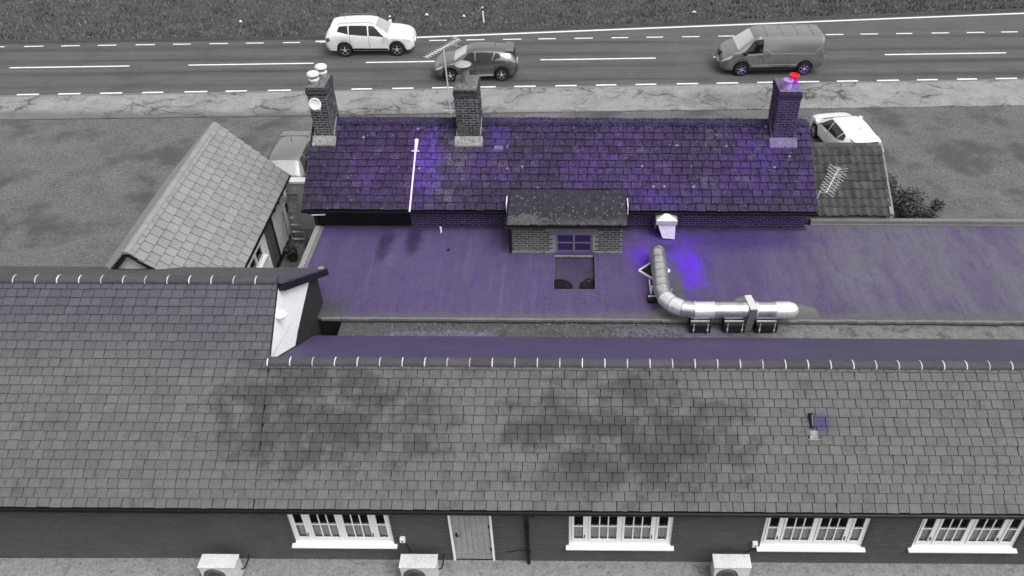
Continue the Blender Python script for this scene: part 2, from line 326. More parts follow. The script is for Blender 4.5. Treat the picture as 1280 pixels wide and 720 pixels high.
# ------------------------------------------------------------------ brick and slate helpers
def bricks(mb, O, u, n, wid, hgt, skip=None, bl=.205, bh=.062, j=.02, proud=.010, seed=1, top=None):
    """running-bond bricks on the face O + a*u + z*Z, sticking out along n"""
    r = random.Random(seed); O = Vector(O); u = Vector(u); n = Vector(n); Z = Vector((0, 0, 1))
    row = 0; z = j/2
    flip = u.cross(Z).dot(n) < 0
    while z + bh*.6 < hgt:
        zt = min(z + bh, hgt); a = -bl/2 - j if row % 2 else 0.
        while a < wid:
            a0 = max(a + j/2, 0.002); a1 = min(a + bl + j/2, wid - .002)
            if a1 - a0 > .03 and not (skip and skip(a0, a1, z, zt)) and not (top and (zt > top((a0+a1)/2))):
                p = proud * r.uniform(.5, 1.4)
                q = [O + u*a0 + Z*z, O + u*a1 + Z*z, O + u*a1 + Z*zt, O + u*a0 + Z*zt]
                e = .004
                ft = [O + u*(a0+e) + Z*(z+e) + n*p, O + u*(a1-e) + Z*(z+e) + n*p, O + u*(a1-e) + Z*(zt-e) + n*p, O + u*(a0+e) + Z*(zt-e) + n*p]
                f = [(4,5,6,7),(0,1,5,4),(1,2,6,5),(2,3,7,6),(3,0,4,7)]
                if flip: f = [t[::-1] for t in f]
                mb.add(q + ft, f)
            a += bl + j
        z += bh + j; row += 1

def slate_roof(root, roof, O, u, v, wid, length, gauge, sw, mp, mi, nparts, view=None, seed=3, thick=.016, lap=.55, gap=.009, cut=None, jit=1., lift=.006):
    """slates laid in courses from the eave O along u, rising along v. The first nparts in view become parts."""
    r = random.Random(seed); org = root.location
    O = Vector(O) - org; u = Vector(u).normalized(); v = Vector(v).normalized(); n = u.cross(v).normalized()
    if n.z < 0: n = -n
    B = Matrix((u, v, n)).transposed().to_4x4()
    Ls = gauge * (1 + lap)
    def smesh(k):
        rr = random.Random(seed*10 + k); mb = MB(); e = .006
        w2 = sw/2 - gap/2; ch = [rr.uniform(0, e*1.3) for _ in range(4)]
        bot = [(-w2, ch[0], 0), (w2, ch[1], 0), (w2, Ls, 0), (-w2, Ls, 0)]
        topv = [(-w2+.002, ch[0]+.003, thick), (w2-.002, ch[1]+.003, thick), (w2-.002, Ls, thick*.8), (-w2+.002, Ls, thick*.8)]
        mb.hexa(bot, topv); return mb
    vars_ = [smesh(k) for k in range(5)]
    mes = [q.mesh("slate", mp) for q in vars_]
    st = MB(); cnt = 0; rows = int(math.ceil(length/gauge))
    for row in range(rows):
        s0 = row*gauge; off = (sw/2 if row % 2 else 0) + r.uniform(-.03, .03)
        a = -off
        while a < wid:
            ww = sw * r.uniform(1-.07*max(1, jit*1.3), 1+.07*max(1, jit*1.3)); a0 = max(a, 0); a1 = min(a + ww, wid); a = a + ww
            if a1 - a0 < .04: continue
            if cut and cut((a0+a1)/2, s0 + gauge*.4): continue
            k = r.randrange(5); lf = min(1., (length - s0 + .02)/Ls)
            tilt = math.atan2(thick*1.35 + lift, gauge) * (1 + r.uniform(-.15, .2)*min(1, jit))
            M = Matrix.Translation(O + u*((a0+a1)/2) + v*(s0 + r.uniform(-.006, .006)*jit) + n*(thick*1.5 + lift*1.2 + r.uniform(0, .004)*jit)) @ B @ Matrix.Rotation(-tilt, 4, 'X') @ Matrix.Rotation(r.uniform(-.012, .012)*jit, 4, 'Y') @ Matrix.Rotation(r.uniform(-.008, .008)*jit + (r.choice((-.05, .05)) if r.random() < .012*min(1, jit) else 0), 4, 'Z')
            M = M @ Matrix.Diagonal(((a1-a0)/sw, lf, 1, 1))
            if cnt < nparts and (view is None or view((a0+a1)/2, s0)):
                link_mesh("slate", mes[k], roof, M); cnt += 1
            else:
                st.add([M @ q for q in vars_[k].v], vars_[k].f)
    if st.v: tag(st.build("slates", mi, roof), kind="stuff")

def ridge_run(root, roof, a, b, step, mp, mm, rad=.13, seed=5, nail=True):
    """half-round ridge tiles from a to b, each tile a part, with a white mortar joint between"""
    org = root.location; a = Vector(a) - org; b = Vector(b) - org
    dv = (b - a); L = dv.length; dv.normalize(); n = int(L/step); st = L/n
    mb = MB(); K = 7
    ring = [(rad*1.12*math.cos(math.pi*(k/(K-1))), rad*.8*math.sin(math.pi*(k/(K-1)))) for k in range(K)]
    vv = []; ff = []
    for yy, sc in ((.014, 1.), (st - .014, 1.)):
        vv += [(q[0]*sc, yy, q[1]*sc) for q in ring]
    for k in range(K-1): ff.append((k, k+1, K+k+1, K+k))
    ff += [tuple(range(K))[::-1], tuple(range(K, 2*K))]
    mb.add(vv, [q[::-1] for q in ff])
    me = mb.mesh("ridge_tile", mp)
    B = dv.to_track_quat('Y', 'Z').to_matrix().to_4x4(); r = random.Random(seed)
    v2 = []
    for yy in (-.012, .012): v2 += [(q[0]*1.03, yy, q[1]*1.035) for q in ring]
    f2 = [(k, k+1, K+k+1, K+k) for k in range(K-1)] + [tuple(range(K))[::-1], tuple(range(K, 2*K))]
    jme = MB().add(v2, [q[::-1] for q in f2]).mesh("mortar_joint", mm)
    for i in range(n):
        M = Matrix.Translation(a + dv*(st*i) + Vector((0, 0, r.uniform(-.006, .006)))) @ B @ Matrix.Rotation(r.uniform(-.02, .02), 4, 'X')
        link_mesh("ridge_tile", me, roof, M)
        link_mesh("mortar_joint", jme, roof, Matrix.Translation(a + dv*(st*i)) @ B @ Matrix.Rotation(r.uniform(-.03, .03), 4, 'Z'))

# ------------------------------------------------------------------ the ground, road, pavement, verge
def sheet(name, pts, z, mt, parent=None, kind="structure", nx=1):
    mb = MB(); mb.add([(x, y, z) for x, y in pts], [tuple(range(len(pts)))])
    o = mb.build(name, mt, parent)
    if kind: o["kind"] = kind
    return o
sheet("ground", [(-300, -200), (300, -200), (300, 400), (-300, 400)], 0, m_ground)
near = lambda x: 37.45 + .037*x
pavn = lambda x: 34.98 + .03*x
farl = lambda x: max(44.43 + .1014*x, 43.55 + .037*x)
XL, XR = -90, 90
sheet("forecourt", [(XL, 12.5), (XR, 12.5), (XR, pavn(XR)), (XL, pavn(XL))], .004, m_fore)
xs = [XL, -30, -15, -13.5, 0, 15, 30, XR]
road = sheet("road", [(XL, near(XL)), (XR, near(XR))] + [(x, farl(x)+.22) for x in reversed(xs)], .012, m_asph)
def strip(mb, f, x0, x1, wd, z, h=.004, seg=1):
    for i in range(seg):
        a = x0 + (x1-x0)*i/seg; b = x0 + (x1-x0)*(i+1)/seg
        mb.hexa([(a, f(a)-wd/2, z), (b, f(b)-wd/2, z), (b, f(b)+wd/2, z), (a, f(a)+wd/2, z)], [(a, f(a)-wd/2, z+h), (b, f(b)-wd/2, z+h), (b, f(b)+wd/2, z+h), (a, f(a)+wd/2, z+h)])
def dashes(f, start, step, ln, wd, lo, hi):
    k = int((lo - start)/step)
    while start + k*step < hi:
        mb = MB(); a = start + k*step + rnd.uniform(-.04, .04); strip(mb, f, a, a + ln*rnd.uniform(.93, 1.04), wd, .013)
        mb.build("lane_dash", m_line, road); k += 1
dashes(lambda x: near(x)+.28, 1.27, 1.96, 1.05, .12, -32, 30)
dashes(lambda x: 43.43+.037*x, .28, 1.93, .95, .10, -34, 32)
dashes(lambda x: 40.75+.036*x, -1.47, 8.85, 6.1, .11, -38, 36)
mb = MB(); strip(mb, lambda x: farl(x)-.04, -13.5, 45, .15, .013, seg=8); mb.build("edge_line", m_line, road)
pm = MB()
for a in range(XL, XR, 10):
    b = a + 10
    pm.hexa([(a, pavn(a), 0), (b, pavn(b), 0), (b, near(b)-.13, 0), (a, near(a)-.13, 0)], [(a, pavn(a), .05), (b, pavn(b), .05), (b, near(b)-.13, .11), (a, near(a)-.13, .11)])
tag(pm.build("pavement", m_pave), kind="structure")
km = MB(); kroot = None
kerb = tag(bpy.data.objects.new("kerb", None), kind="structure"); COL.objects.link(kerb)
kme = MB().hexa([(.006, -.125, 0), (.91, -.125, 0), (.91, 0, 0), (.006, 0, 0)], [(.006, -.125, .122), (.91, -.125, .122), (.91, -.012, .122), (.006, -.012, .122)]).mesh("kerb_stone", m_kerb)
x = -32.
while x < 30:
    M = Matrix.Translation((x, near(x), rnd.uniform(-.006, .006))) @ Matrix.Rotation(math.atan(.037), 4, 'Z'); link_mesh("kerb_stone", kme, kerb, M); x += .915
vm = MB()
for i in range(len(xs)-1):
    a, b = xs[i], xs[i+1]
    vm.hexa([(a, farl(a)+.22, 0), (b, farl(b)+.22, 0), (b, 200, 0), (a, 200, 0)], [(a, farl(a)+.30, .14), (b, farl(b)+.30, .14), (b, 200, .5), (a, 200, .5)])
tag(vm.build("verge", m_verge), kind="structure")
# grass on the verge: many small blades in one object
rg = np.random.RandomState(3); NT = 60000
gx = rg.uniform(-38, 34, NT); gy0 = np.maximum(44.43 + .1014*gx, 43.55 + .037*gx) + .42
gy = gy0 + (rg.rand(NT)**1.3) * np.maximum(.5, 52.5 - gy0); h = rg.uniform(.03, .13, NT) + .16*(np.sin(gx*1.9+np.sin(gy*2.3)*2)*np.sin(gy*2.7+gx*.6) > .35)*rg.rand(NT); aa = rg.uniform(0, np.pi, NT); wv = rg.uniform(.015, .05, NT)
lx = rg.normal(0, .06, NT); ly = rg.normal(0, .06, NT); gz = .14 + (gy-gy0)*.0025
V = np.empty((NT, 3, 3)); V[:, 0] = np.stack([gx-np.cos(aa)*wv, gy-np.sin(aa)*wv, gz-.02], 1); V[:, 1] = np.stack([gx+np.cos(aa)*wv, gy+np.sin(aa)*wv, gz-.02], 1); V[:, 2] = np.stack([gx+lx, gy+ly, gz+h], 1)
def tri_mesh(name, V, mt):
    me = bpy.data.meshes.new(name); n = len(V); me.vertices.add(n*3); me.vertices.foreach_set("co", V.reshape(-1))
    me.loops.add(n*3); me.loops.foreach_set("vertex_index", np.arange(n*3)); me.polygons.add(n); me.polygons.foreach_set("loop_start", np.arange(n)*3); me.polygons.foreach_set("loop_total", np.full(n, 3))
    me.materials.append(mt); me.update(calc_edges=True); me.validate(); return me
tag(link_mesh("grass", tri_mesh("grass", V, m_grass)), "short rough grass on the verge beyond the road", "grass", kind="stuff")

# ------------------------------------------------------------------ front building (low range with white windows)
RZ = -.0085
FB = empty("terrace_building", (0, 11.7, 0), RZ, "long low grey-walled building with mottled slate roof and white windows in the foreground", "building")
o0 = FB.location
EY, EZ, RY, RZZ = 11.42, 2.42, 14.12, 4.28      # eave and ridge of the near slope
FYB, FZB = 17.02, 2.5                            # foot of the far slope
X0, X1 = -7.02, 17.0
wins = [(-6.52, -4.16), (-.02, 2.40), (4.50, 6.92), (8.08, 10.5), (12.6, 15.0)]
WZ0, WZ1 = .66, 1.98
DX0, DX1 = -2.80, -1.80
openings = [(a, b, WZ0, WZ1) for a, b in wins] + [(DX0, DX1, .02, 2.06)]
wb = MB(o0)
def wall_with_holes(mb, x0, x1, y, z0, z1, holes, th=.25):
    """front wall slab with openings, butted piece to piece"""
    cuts = sorted(holes); x = x0
    for a, b, lo, hi in cuts:
        if a > x: mb.box(x, a, y, y+th, z0, z1)
        if lo > z0: mb.box(a, b, y, y+th, z0, lo)
        if hi < z1: mb.box(a, b, y, y+th, hi, z1)
        x = b
    if x < x1: mb.box(x, x1, y, y+th, z0, z1)
wall_with_holes(wb, X0, X1, 11.7, 0, 2.5, openings)
wb.box(X1-.25, X1, 11.95, 17.0, 0, 2.4); wb.box(X0, X1, 16.9, 17.0, 0, 2.40)
wb.box(X0, X0+.2, 11.95, 16.9, 0, 2.4)
wall = wb.build("wall", m_wallback, FB)
bk = MB(o0)
def skipf(a0, a1, z0, z1):
    return any(a1 + X0 > a - .01 and a0 + X0 < b + .01 and z1 > lo - .01 and z0 < hi + .01 for a, b, lo, hi in openings)
bricks(bk, (X0, 11.7, 0), (1, 0, 0), (0, -1, 0), X1-X0, 2.42, skip=skipf, proud=.004, j=.012)
tag(bk.build("bricks", m_wallgrey, wall), kind="stuff")
rb = MB(o0)
def slab(mb, A, B, C, D, t):
    n = (Vector(B)-Vector(A)).cross(Vector(D)-Vector(A)).normalized()
    if n.z < 0: n = -n
    mb.hexa([Vector(q) - n*t for q in (A, B, C, D)], [A, B, C, D])
slab(rb, (X0, EY, EZ), (X1, EY, EZ), (X1, RY, RZZ), (X0, RY, RZZ), .06)
roof = rb.build("roof", m_under, FB)
fs = MB(o0)
NX, NY = 60, 6
slab(fs, (X0, RY+.002, RZZ), (X1, RY+.002, RZZ), (X1, FYB, FZB), (X0, FYB, FZB), .06)
fs.build("far_slope", m_far, roof)
slope = math.hypot(RY-EY, RZZ-EZ); vv = Vector((0, RY-EY, RZZ-EZ)) / slope
slate_roof(FB, roof, (X0, EY-.03, EZ), (1, 0, 0), vv, X1-X0, slope-.05, slope/15.6, .262, m_slate, m_slate_i, 300, view=lambda a, s: a < 17.4, seed=4, thick=.015, gap=.012, jit=1.1, lift=.007)
ridge_run(FB, roof, (X0-.02, RY+.02, RZZ+.015), (X1, RY+.02, RZZ+.015), .513, m_ridge, m_mortar_w, rad=.12)
gt = MB(o0)     # black half-round gutter
K = 8; pr_ = [(EY-.06+.07*math.cos(math.pi+math.pi*k/K), EZ-.035+.07*math.sin(math.pi+math.pi*k/K)) for k in range(K+1)]
vv2 = [(xx, q[0], q[1]) for xx in (-16.5, X1) for q in pr_] + [(xx, EY-.06+(q[0]-EY+.06)*.88, EZ-.033+(q[1]-EZ+.035)*.88) for xx in (-16.5, X1) for q in pr_]
n1 = K+1
gt.add(vv2, [(k, n1+k, n1+k+1, k+1) for k in range(K)] + [(2*n1+k, 2*n1+k+1, 3*n1+k+1, 3*n1+k) for k in range(K)] + [(0, 2*n1, 3*n1, n1), (K, n1+K, 3*n1+K, 2*n1+K)])
gutter = gt.build("gutter", m_black, FB)
fa = MB(o0); fa.box(-16.4, X1, EY+.012, EY+.04, EZ-.16, EZ-.05); fa.build("fascia", m_black, FB)
br = MB(o0)
for i in range(34): br.box(-16+i*.98, -15.97+i*.98, EY-.05, EY+.012, EZ-.135, EZ-.10)
br.build("gutter_brackets", m_black, gutter)
# downpipe with its swan neck and the cable bracket beside it
dp = MB(o0); dp.tube([(-1.0, EY-.06, EZ-.1), (-1.0, EY-.05, EZ-.2), (-.99, 11.6, 2.02), (-.99, 11.62, 1.9), (-.98, 11.62, .03)], .042, 10)
for z in (.5, 1.5): dp.tube([(-.98, 11.62, z-.03), (-.98, 11.62, z+.03)], .055, 10)
dpo = dp.build("downpipe", m_black, FB, smooth=True)
db = MB(o0); db.tube([(-1.0, 11.62, .55), (-1.2, 11.6, .6), (-1.42, 11.6, .52), (-1.5, 11.62, .5)], .012, 6); db.tube([(-.93, EY-.02, EZ-.16), (-.8, EY, EZ-.2)], .05, 8); db.build("pipe_branch", m_black, dpo)
# windows
def casement_window(root, a, b, z0, z1, yw):
    org = root.location; fr = MB(org)
    yf = yw + .05
    fw = .07
    fr.box(a, a+fw, yf, yf+.08, z0, z1); fr.box(b-fw, b, yf, yf+.08, z0, z1)
    fr.box(a+fw, b-fw, yf, yf+.08, z0, z0+.13); fr.box(a+fw, b-fw, yf, yf+.08, z1-.07, z1)
    W = b - a - 2*fw; xs_ = [a+fw, a+fw+W*.155, a+fw+W*.5, a+fw+W*.845, b-fw]
    for xm in xs_[1:4]: fr.box(xm-.035, xm+.035, yf+.002, yf+.078, z0+.13, z1-.07)
    win = fr.build("window", m_white, root, bevel=.006)
    sl = MB(org); sl.hexa([(a-.07, yw-.10, z0-.055), (b+.07, yw-.10, z0-.055), (b+.07, yf+.02, z0-.055), (a-.07, yf+.02, z0-.055)], [(a-.07, yw-.10, z0-.012), (b+.07, yw-.10, z0-.012), (b+.07, yf+.0, z0+.02), (a-.07, yf+.0, z0+.02)])
    sl.box(a+.002, b-.002, yf+.021, yf+.2, z0-.055, z0-.002)
    sl.build("sill", m_white, win, bevel=.005)
    sash = MB(org); bars = MB(org)
    for i in range(4):
        c0, c1 = xs_[i] + (.035 if i else .0), xs_[i+1] - (.035 if i < 3 else 0)
        s0, s1 = z0+.13, z1-.07; t = .055; ys = yf-.018
        sash.box(c0+.003, c0+t, ys, ys+.045, s0+.003, s1-.003); sash.box(c1-t, c1-.003, ys, ys+.045, s0+.003, s1-.003)
        sash.box(c0+t, c1-t, ys, ys+.045, s0+.003, s0+t+.02); sash.box(c0+t, c1-t, ys, ys+.045, s1-t, s1-.003)
        g0, g1, h0, h1 = c0+t, c1-t, s0+t+.02, s1-t
        nx = 1 if i in (0, 3) else 3; hm = (h0+h1)/2
        bars.box(g0, g1, ys+.006, ys+.034, hm-.015, hm+.015)
        for k in range(1, nx):
            xx = g0 + (g1-g0)*k/nx
            bars.box(xx-.014, xx+.014, ys+.008, ys+.032, h0, hm-.015); bars.box(xx-.014, xx+.014, ys+.008, ys+.032, hm+.015, h1)
        for k in range(nx):
            for lo, hi in ((h0, hm-.015), (hm+.015, h1)):
                p0 = g0 + (g1-g0)*k/nx + (.014 if k else 0); p1 = g0 + (g1-g0)*(k+1)/nx - (.014 if k < nx-1 else 0)
                pn = MB(org); pn.quad((p0, ys+.02, lo), (p1, ys+.02, lo), (p1, ys+.02, hi), (p0, ys+.02, hi)); pn.build("pane", m_glass, win)
    sash.build("sash", m_white, win, bevel=.004); bars.build("glazing_bar", m_white, win)
    hd = MB(org)
    for xm in (xs_[1]-.0, xs_[3]+.0): hd.box(xm-.055, xm-.04, yf-.05, yf-.02, z0+.28, z0+.40)
    hd.build("handle", m_black, win)
    ct = MB(org); N = 60
    pts = [(a+.08+(b-a-.16)*k/N, yf+.07+.012*math.sin(k*2.1)) for k in range(N+1)]
    hm = (z0+z1)/2 + .01
    ct.add([(q[0], q[1], z0+.05) for q in pts] + [(q[0], q[1], hm) for q in pts], [(k, k+1, N+2+k, N+1+k) for k in range(N)])
    ct.build("net_curtain", m_curtain, win)
    bx = MB(org); bx.box(a-.3, b+.3, yf+.9, yf+.95, z0-.4, z1+.3); bx.build("room_wall", m_dark_in, win)
    return win
for a, b in wins: casement_window(FB, a, b, WZ0, WZ1, 11.7)
# door with frame, ledge panel and handle
dr = MB(o0); dr.box(DX0+.06, DX1-.06, 11.74, 11.79, .04, 2.0); dr.box(DX0+.06, DX1-.06, 11.722, 11.74, .04, .2)
door = dr.build("door", m_door, FB, bevel=.004)
dpn = MB(o0)
for i in range(6):
    xa = DX0+.10+i*.135; dpn.box(xa, xa+.125, 11.728, 11.742, .22, 1.9)
dpn.build("door_boards", m_door, door)
df = MB(o0); df.box(DX0, DX0+.05, 11.68, 11.8, .02, 2.06); df.box(DX1-.05, DX1, 11.68, 11.8, .02, 2.06); df.box(DX0+.05, DX1-.05, 11.68, 11.8, 2.01, 2.06); df.build("door_frame", m_white, door)
dh = MB(o0); dh.box(DX0+.12, DX0+.16, 11.70, 11.728, .95, 1.1); dh.tube([(DX0+.14, 11.71, 1.05), (DX0+.14, 11.67, 1.05), (DX0+.24, 11.67, 1.05)], .01, 6)
for z in (.4, 1.3):
    hg = MB(o0); hg.box(DX1-.09, DX1-.05, 11.70, 11.728, z, z+.1); hg.build('hinge', m_black, door)
dh.build("handle", m_black, door)
ds = MB(o0); ds.box(DX0-.05, DX1+.05, 11.45, 11.7, 0, .03); ds.build("door_step", m_conc, FB)
# isolator boxes and their cables
for xb, zb, xe in ((-3.93, .92, -3.80), (4.36, .84, 4.20)):
    jb = MB(o0); jb.box(xb-.06, xb+.06, 11.60, 11.695, zb-.07, zb+.07); j = jb.build("isolator_box", m_white, FB, bevel=.008)
    cb = MB(o0); cb.tube([(xb+.03, 11.66, zb-.07), (xb+.05, 11.66, zb-.2), (xe, 11.66, .5), (xe, 11.6, .35)], .011, 6); cb.box(xb-.015, xb+.015, 11.592, 11.6, zb-.03, zb+.01); cb.build("cable", m_black, j)
# terracotta flue vent on the near slope
def onslope(xx, t, h=0):
    n = Vector((0, -(RZZ-EZ), RY-EY)).normalized(); return Vector((xx, EY, EZ)) + vv*t*1. + n*h
vt = MB(o0); vt.tube([onslope(5.50, slope*.56, .05), onslope(5.47, slope*.66, .12)], .055, 12); ventp = vt.build("roof_vent", m_blackp, roof, smooth=True)
vf = MB(o0); M_ = Matrix.Translation(onslope(5.52, slope*.51, .055)) @ Matrix((Vector((1,0,0)), vv, Vector((1,0,0)).cross(vv))).transposed().to_4x4(); vf.mbox(M_, .17, .2, .014); vf.mbox(M_ @ Matrix.Translation((0, -.1, .006)), .30, .02, .016)
vf.build("vent_flashing", m_lead, ventp)
vi = MB(o0); vi.tube([onslope(5.497, slope*.575, .107), onslope(5.478, slope*.645, .172)], .016, 8); vi.build("vent_slot", m_galv_m, ventp)
# foot of the wall: concrete edging
ce = MB(); ce.box(-16.5, 17, 11.2, 11.78, 0, .02); tag(ce.build("wall_edging", m_conc), kind="structure")
sheet("yard_path", [(-60, -20), (60, -20), (60, 12.4), (-60, 12.4)], .002, m_ground)

# ------------------------------------------------------------------ taller end with the white gable
GH = empty("gable_building", (-7.02, 11.7, 0), RZ, "taller slate-roofed end building with white gable and black verge board, left foreground", "building")
GH.location.y = 11.7 + 7.02*.0085
og = Vector((-7.02, 11.7, 0))
class MBg(MB): pass
def MG(): return MB(og)
GRY, GRZ = 15.72, 5.42
GBY, GBZ = 18.75, 3.50
gx0, gx1 = -16.5, -7.021
b = MG(); slab(b, (gx0, EY, EZ), (gx1, EY, EZ), (gx1, GRY, GRZ), (gx0, GRY, GRZ), .06); groof = b.build("roof", m_under, GH)
b = MG(); slab(b, (gx0, GRY+.002, GRZ), (gx1+.12, GRY+.002, GRZ), (gx1+.12, GBY, GBZ), (gx0, GBY, GBZ), .05)
m_far2 = mat("roof_slope_grey", grey(.075), rough=.75, var=.35, scale=2, fine=26, fvar=.4, bump=.4, layers=[('stain', 1.2, .5, .7, grey(.05), .6), ('xfade', 0, -9, -6.6, (.06, .05, .085), .8)])
b.build("far_slope", m_far2, groof)
gs = math.hypot(GRY-EY, GRZ-EZ); gv = Vector((0, GRY-EY, GRZ-EZ))/gs
root_loc_bak = GH.location.copy()
GH.location = og
slate_roof(GH, groof, (gx0, EY-.03, EZ), (1, 0, 0), gv, gx1-gx0, gs-.05, slope/15.6, .262, m_slate, m_slate_i, 300, view=lambda a, s: a > 4.9, seed=9, thick=.015, gap=.012, jit=1.1, lift=.007)
ridge_run(GH, groof, (gx0, GRY+.02, GRZ+.015), (gx1+.02, GRY+.02, GRZ+.015), .513, m_ridge, m_mortar_w, rad=.12, seed=8)
GH.location = root_loc_bak
def zf(y): return GRZ - (y-GRY)*(GRZ-GBZ)/(GBY-GRY)
def zlow(y): return RZZ - (y-RY)*(RZZ-FZB)/(FYB-RY)
def zn(y): return EZ + (y-EY)*(GRZ-EZ)/(GRY-EY)
def prism_x(mb, x0, x1, poly):
    n = len(poly); v = [(x0, y, z) for y, z in poly] + [(x1, y, z) for y, z in poly]
    mb.add(v, [tuple(range(n))[::-1], tuple(range(n, 2*n))] + [(k, (k+1) % n, n+(k+1) % n, n+k) for k in range(n)])
# gable wall: white render above, dark slate-hung foot below
poly = [(RY+.05, zlow(RY+.05)+.02), (15.75, zlow(15.75)+.02), (16.1, 3.45), (17.0, 3.72), (17.85, zf(17.85)-.12), (GRY, GRZ-.12), (RY+.05, zn(RY+.05)-.10)]
b = MG(); prism_x(b, -7.24, -7.05, poly); gw = b.build("gable_wall", m_whitewall, GH)
b = MG(); prism_x(b, -7.24, -7.062, [(RY+.05, 0), (18.3, 0), (18.3, zf(18.3)-.12), (17.85, zf(17.85)-.125), (17.0, 3.715), (16.1, 3.445), (15.75, zlow(15.75)+.015), (RY+.05, zlow(RY+.05)+.015)])
m_dkwall = mat("dark_slate_hung", grey(.024), rough=.7, var=.5, scale=5, fvar=.4, late=[('speck', 12, .2, grey(.3), .6, .06)])
b.build("wall", m_dkwall, GH)
b = MG(); b.box(gx0, -7.021, 11.7, 11.95, 0, 2.5); b.box(gx0, -7.25, 18.1, 18.3, 0, 3.5); b.box(gx0, gx0+.2, 11.95, 18.1, 0, 2.5); wl = b.build("front_wall", m_wallback, GH)
bb = MG(); bricks(bb, (gx0, 11.7, 0), (1, 0, 0), (0, -1, 0), gx1-gx0, 2.42, proud=.004, j=.012, seed=6); tag(bb.build("bricks", m_wallgrey, wl), kind="stuff")
b = MG(); b.hexa([(-7.05, GRY-.02, GRZ-.27), (-6.90, GRY-.02, GRZ-.27), (-6.90, GBY+.03, GBZ-.27), (-7.05, GBY+.03, GBZ-.27)], [(-7.05, GRY-.02, GRZ-.055), (-6.90, GRY-.02, GRZ-.055), (-6.90, GBY+.03, GBZ-.055), (-7.05, GBY+.03, GBZ-.055)])
b.build("verge_board", m_black, GH)
b = MG()
b.lathe((-6.97, 15.25, 4.74), [(.02, -.01), (.13, 0), (.15, .04), (.13, .10), (.06, .14), (.01, .15)], 16); b.box(-7.05, -6.87, 15.19, 15.31, 4.64, 4.68); b.build("alarm_lamp", m_white, GH, smooth=True)
b = MG(); b.lathe((-7.0, 18.55, 3.55), [(.05, 0), (.09, .02), (.09, .1), (.03, .14)], 10); b.build("verge_cap", m_conc, GH, smooth=True)

# ------------------------------------------------------------------ flat-roofed extension between the two ranges
FR = empty("flat_roof_extension", (0, 17.6, 0), RZ, "wide flat felt roof stained purple between the front building and the slate cottage", "building")
of = FR.location
ZF = 2.60; FY0, FY1, FX0, FX1 = 17.62, 22.3, -7.95, 20.0
WX0, WX1, WY0, WY1 = -.47, .73, 18.95, 20.68
b = MB(of)
b.box(FX0, WX0, FY0, FY1, ZF-.15, ZF); b.box(WX1, FX1, FY0, FY1, ZF-.15, ZF); b.box(WX0, WX1, FY0, WY0, ZF-.15, ZF); b.box(WX0, WX1, WY1, FY1, ZF-.15, ZF)
deck = b.build("roof_deck", m_flat, FR)
for xx in (-6.95, -5.9, -4.85, -3.8, -2.75, -1.7, 1.6, 4.7, 5.75, 6.8, 7.85, 8.9, 9.95, 11):      # felt lap seams, a few mm proud
    lp = MB(of); lp.box(xx, xx+.03, FY0+.05, FY1 - (.2 if xx < 7.4 else .4) - (1.6 if -1.9 < xx < 1.7 else 0), ZF, ZF+.004); lp.build("felt_seam", m_flat, deck)
w = MB(of)
for a in ((WX0-.03, WX0, WY0, WY1), (WX1, WX1+.03, WY0, WY1), (WX0-.03, WX1+.03, WY0-.03, WY0)): w.box(a[0], a[1], a[2], a[3], ZF-.55, ZF+.012)
m_wellw = mat("well_side", (.09, .075, .13), fvar=.3)
well = w.build("light_well", m_wellw, FR)
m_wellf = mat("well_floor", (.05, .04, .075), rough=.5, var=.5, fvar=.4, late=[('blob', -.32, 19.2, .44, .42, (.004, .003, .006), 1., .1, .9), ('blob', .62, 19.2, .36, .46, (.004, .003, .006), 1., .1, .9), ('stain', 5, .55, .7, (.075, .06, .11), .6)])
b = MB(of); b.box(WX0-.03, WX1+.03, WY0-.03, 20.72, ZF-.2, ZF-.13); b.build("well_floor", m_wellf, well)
b = MB(of); b.box(FX0+.2, FX1, FY0, FY0+.1, 0, ZF-.15); b.box(FX0, FX0+.2, FY0, 22.0, 0, ZF-.15); b.box(7.6, FX1, 22.1, 22.3, 0, ZF-.15); b.build("wall", m_flatg, FR)
b = MB(of); b.box(FX0-.16, FX0, 19.0, 22.0, ZF-.25, ZF+.10); b.build("parapet", m_verge_b, FR, bevel=.01)
b = MB(of); b.box(FX0-.03+.03, FX0+.09, 18.9, 22.0, ZF, ZF+.045); b.build("parapet_flashing", m_flatg, FR)
b = MB(of); b.box(7.66, FX1, 22.3, 22.46, ZF-.3, ZF+.16); b.box(7.66, FX1, 22.26, 22.3, ZF-.1, ZF+.04); b.build("upstand", m_flatg, FR, bevel=.01)
b = MB(of); N = 90; r = random.Random(4)     # pale uneven edge trim along the gutter
for i in range(N):
    xa = -6.9 + i*.27; b.box(xa, xa+.262, FY0-.05+r.uniform(-.012, .012), FY0+.03+r.uniform(-.01, .01), ZF-.05, ZF+.022+r.uniform(0, .008))
b.build("edge_trim", m_flatg, FR)
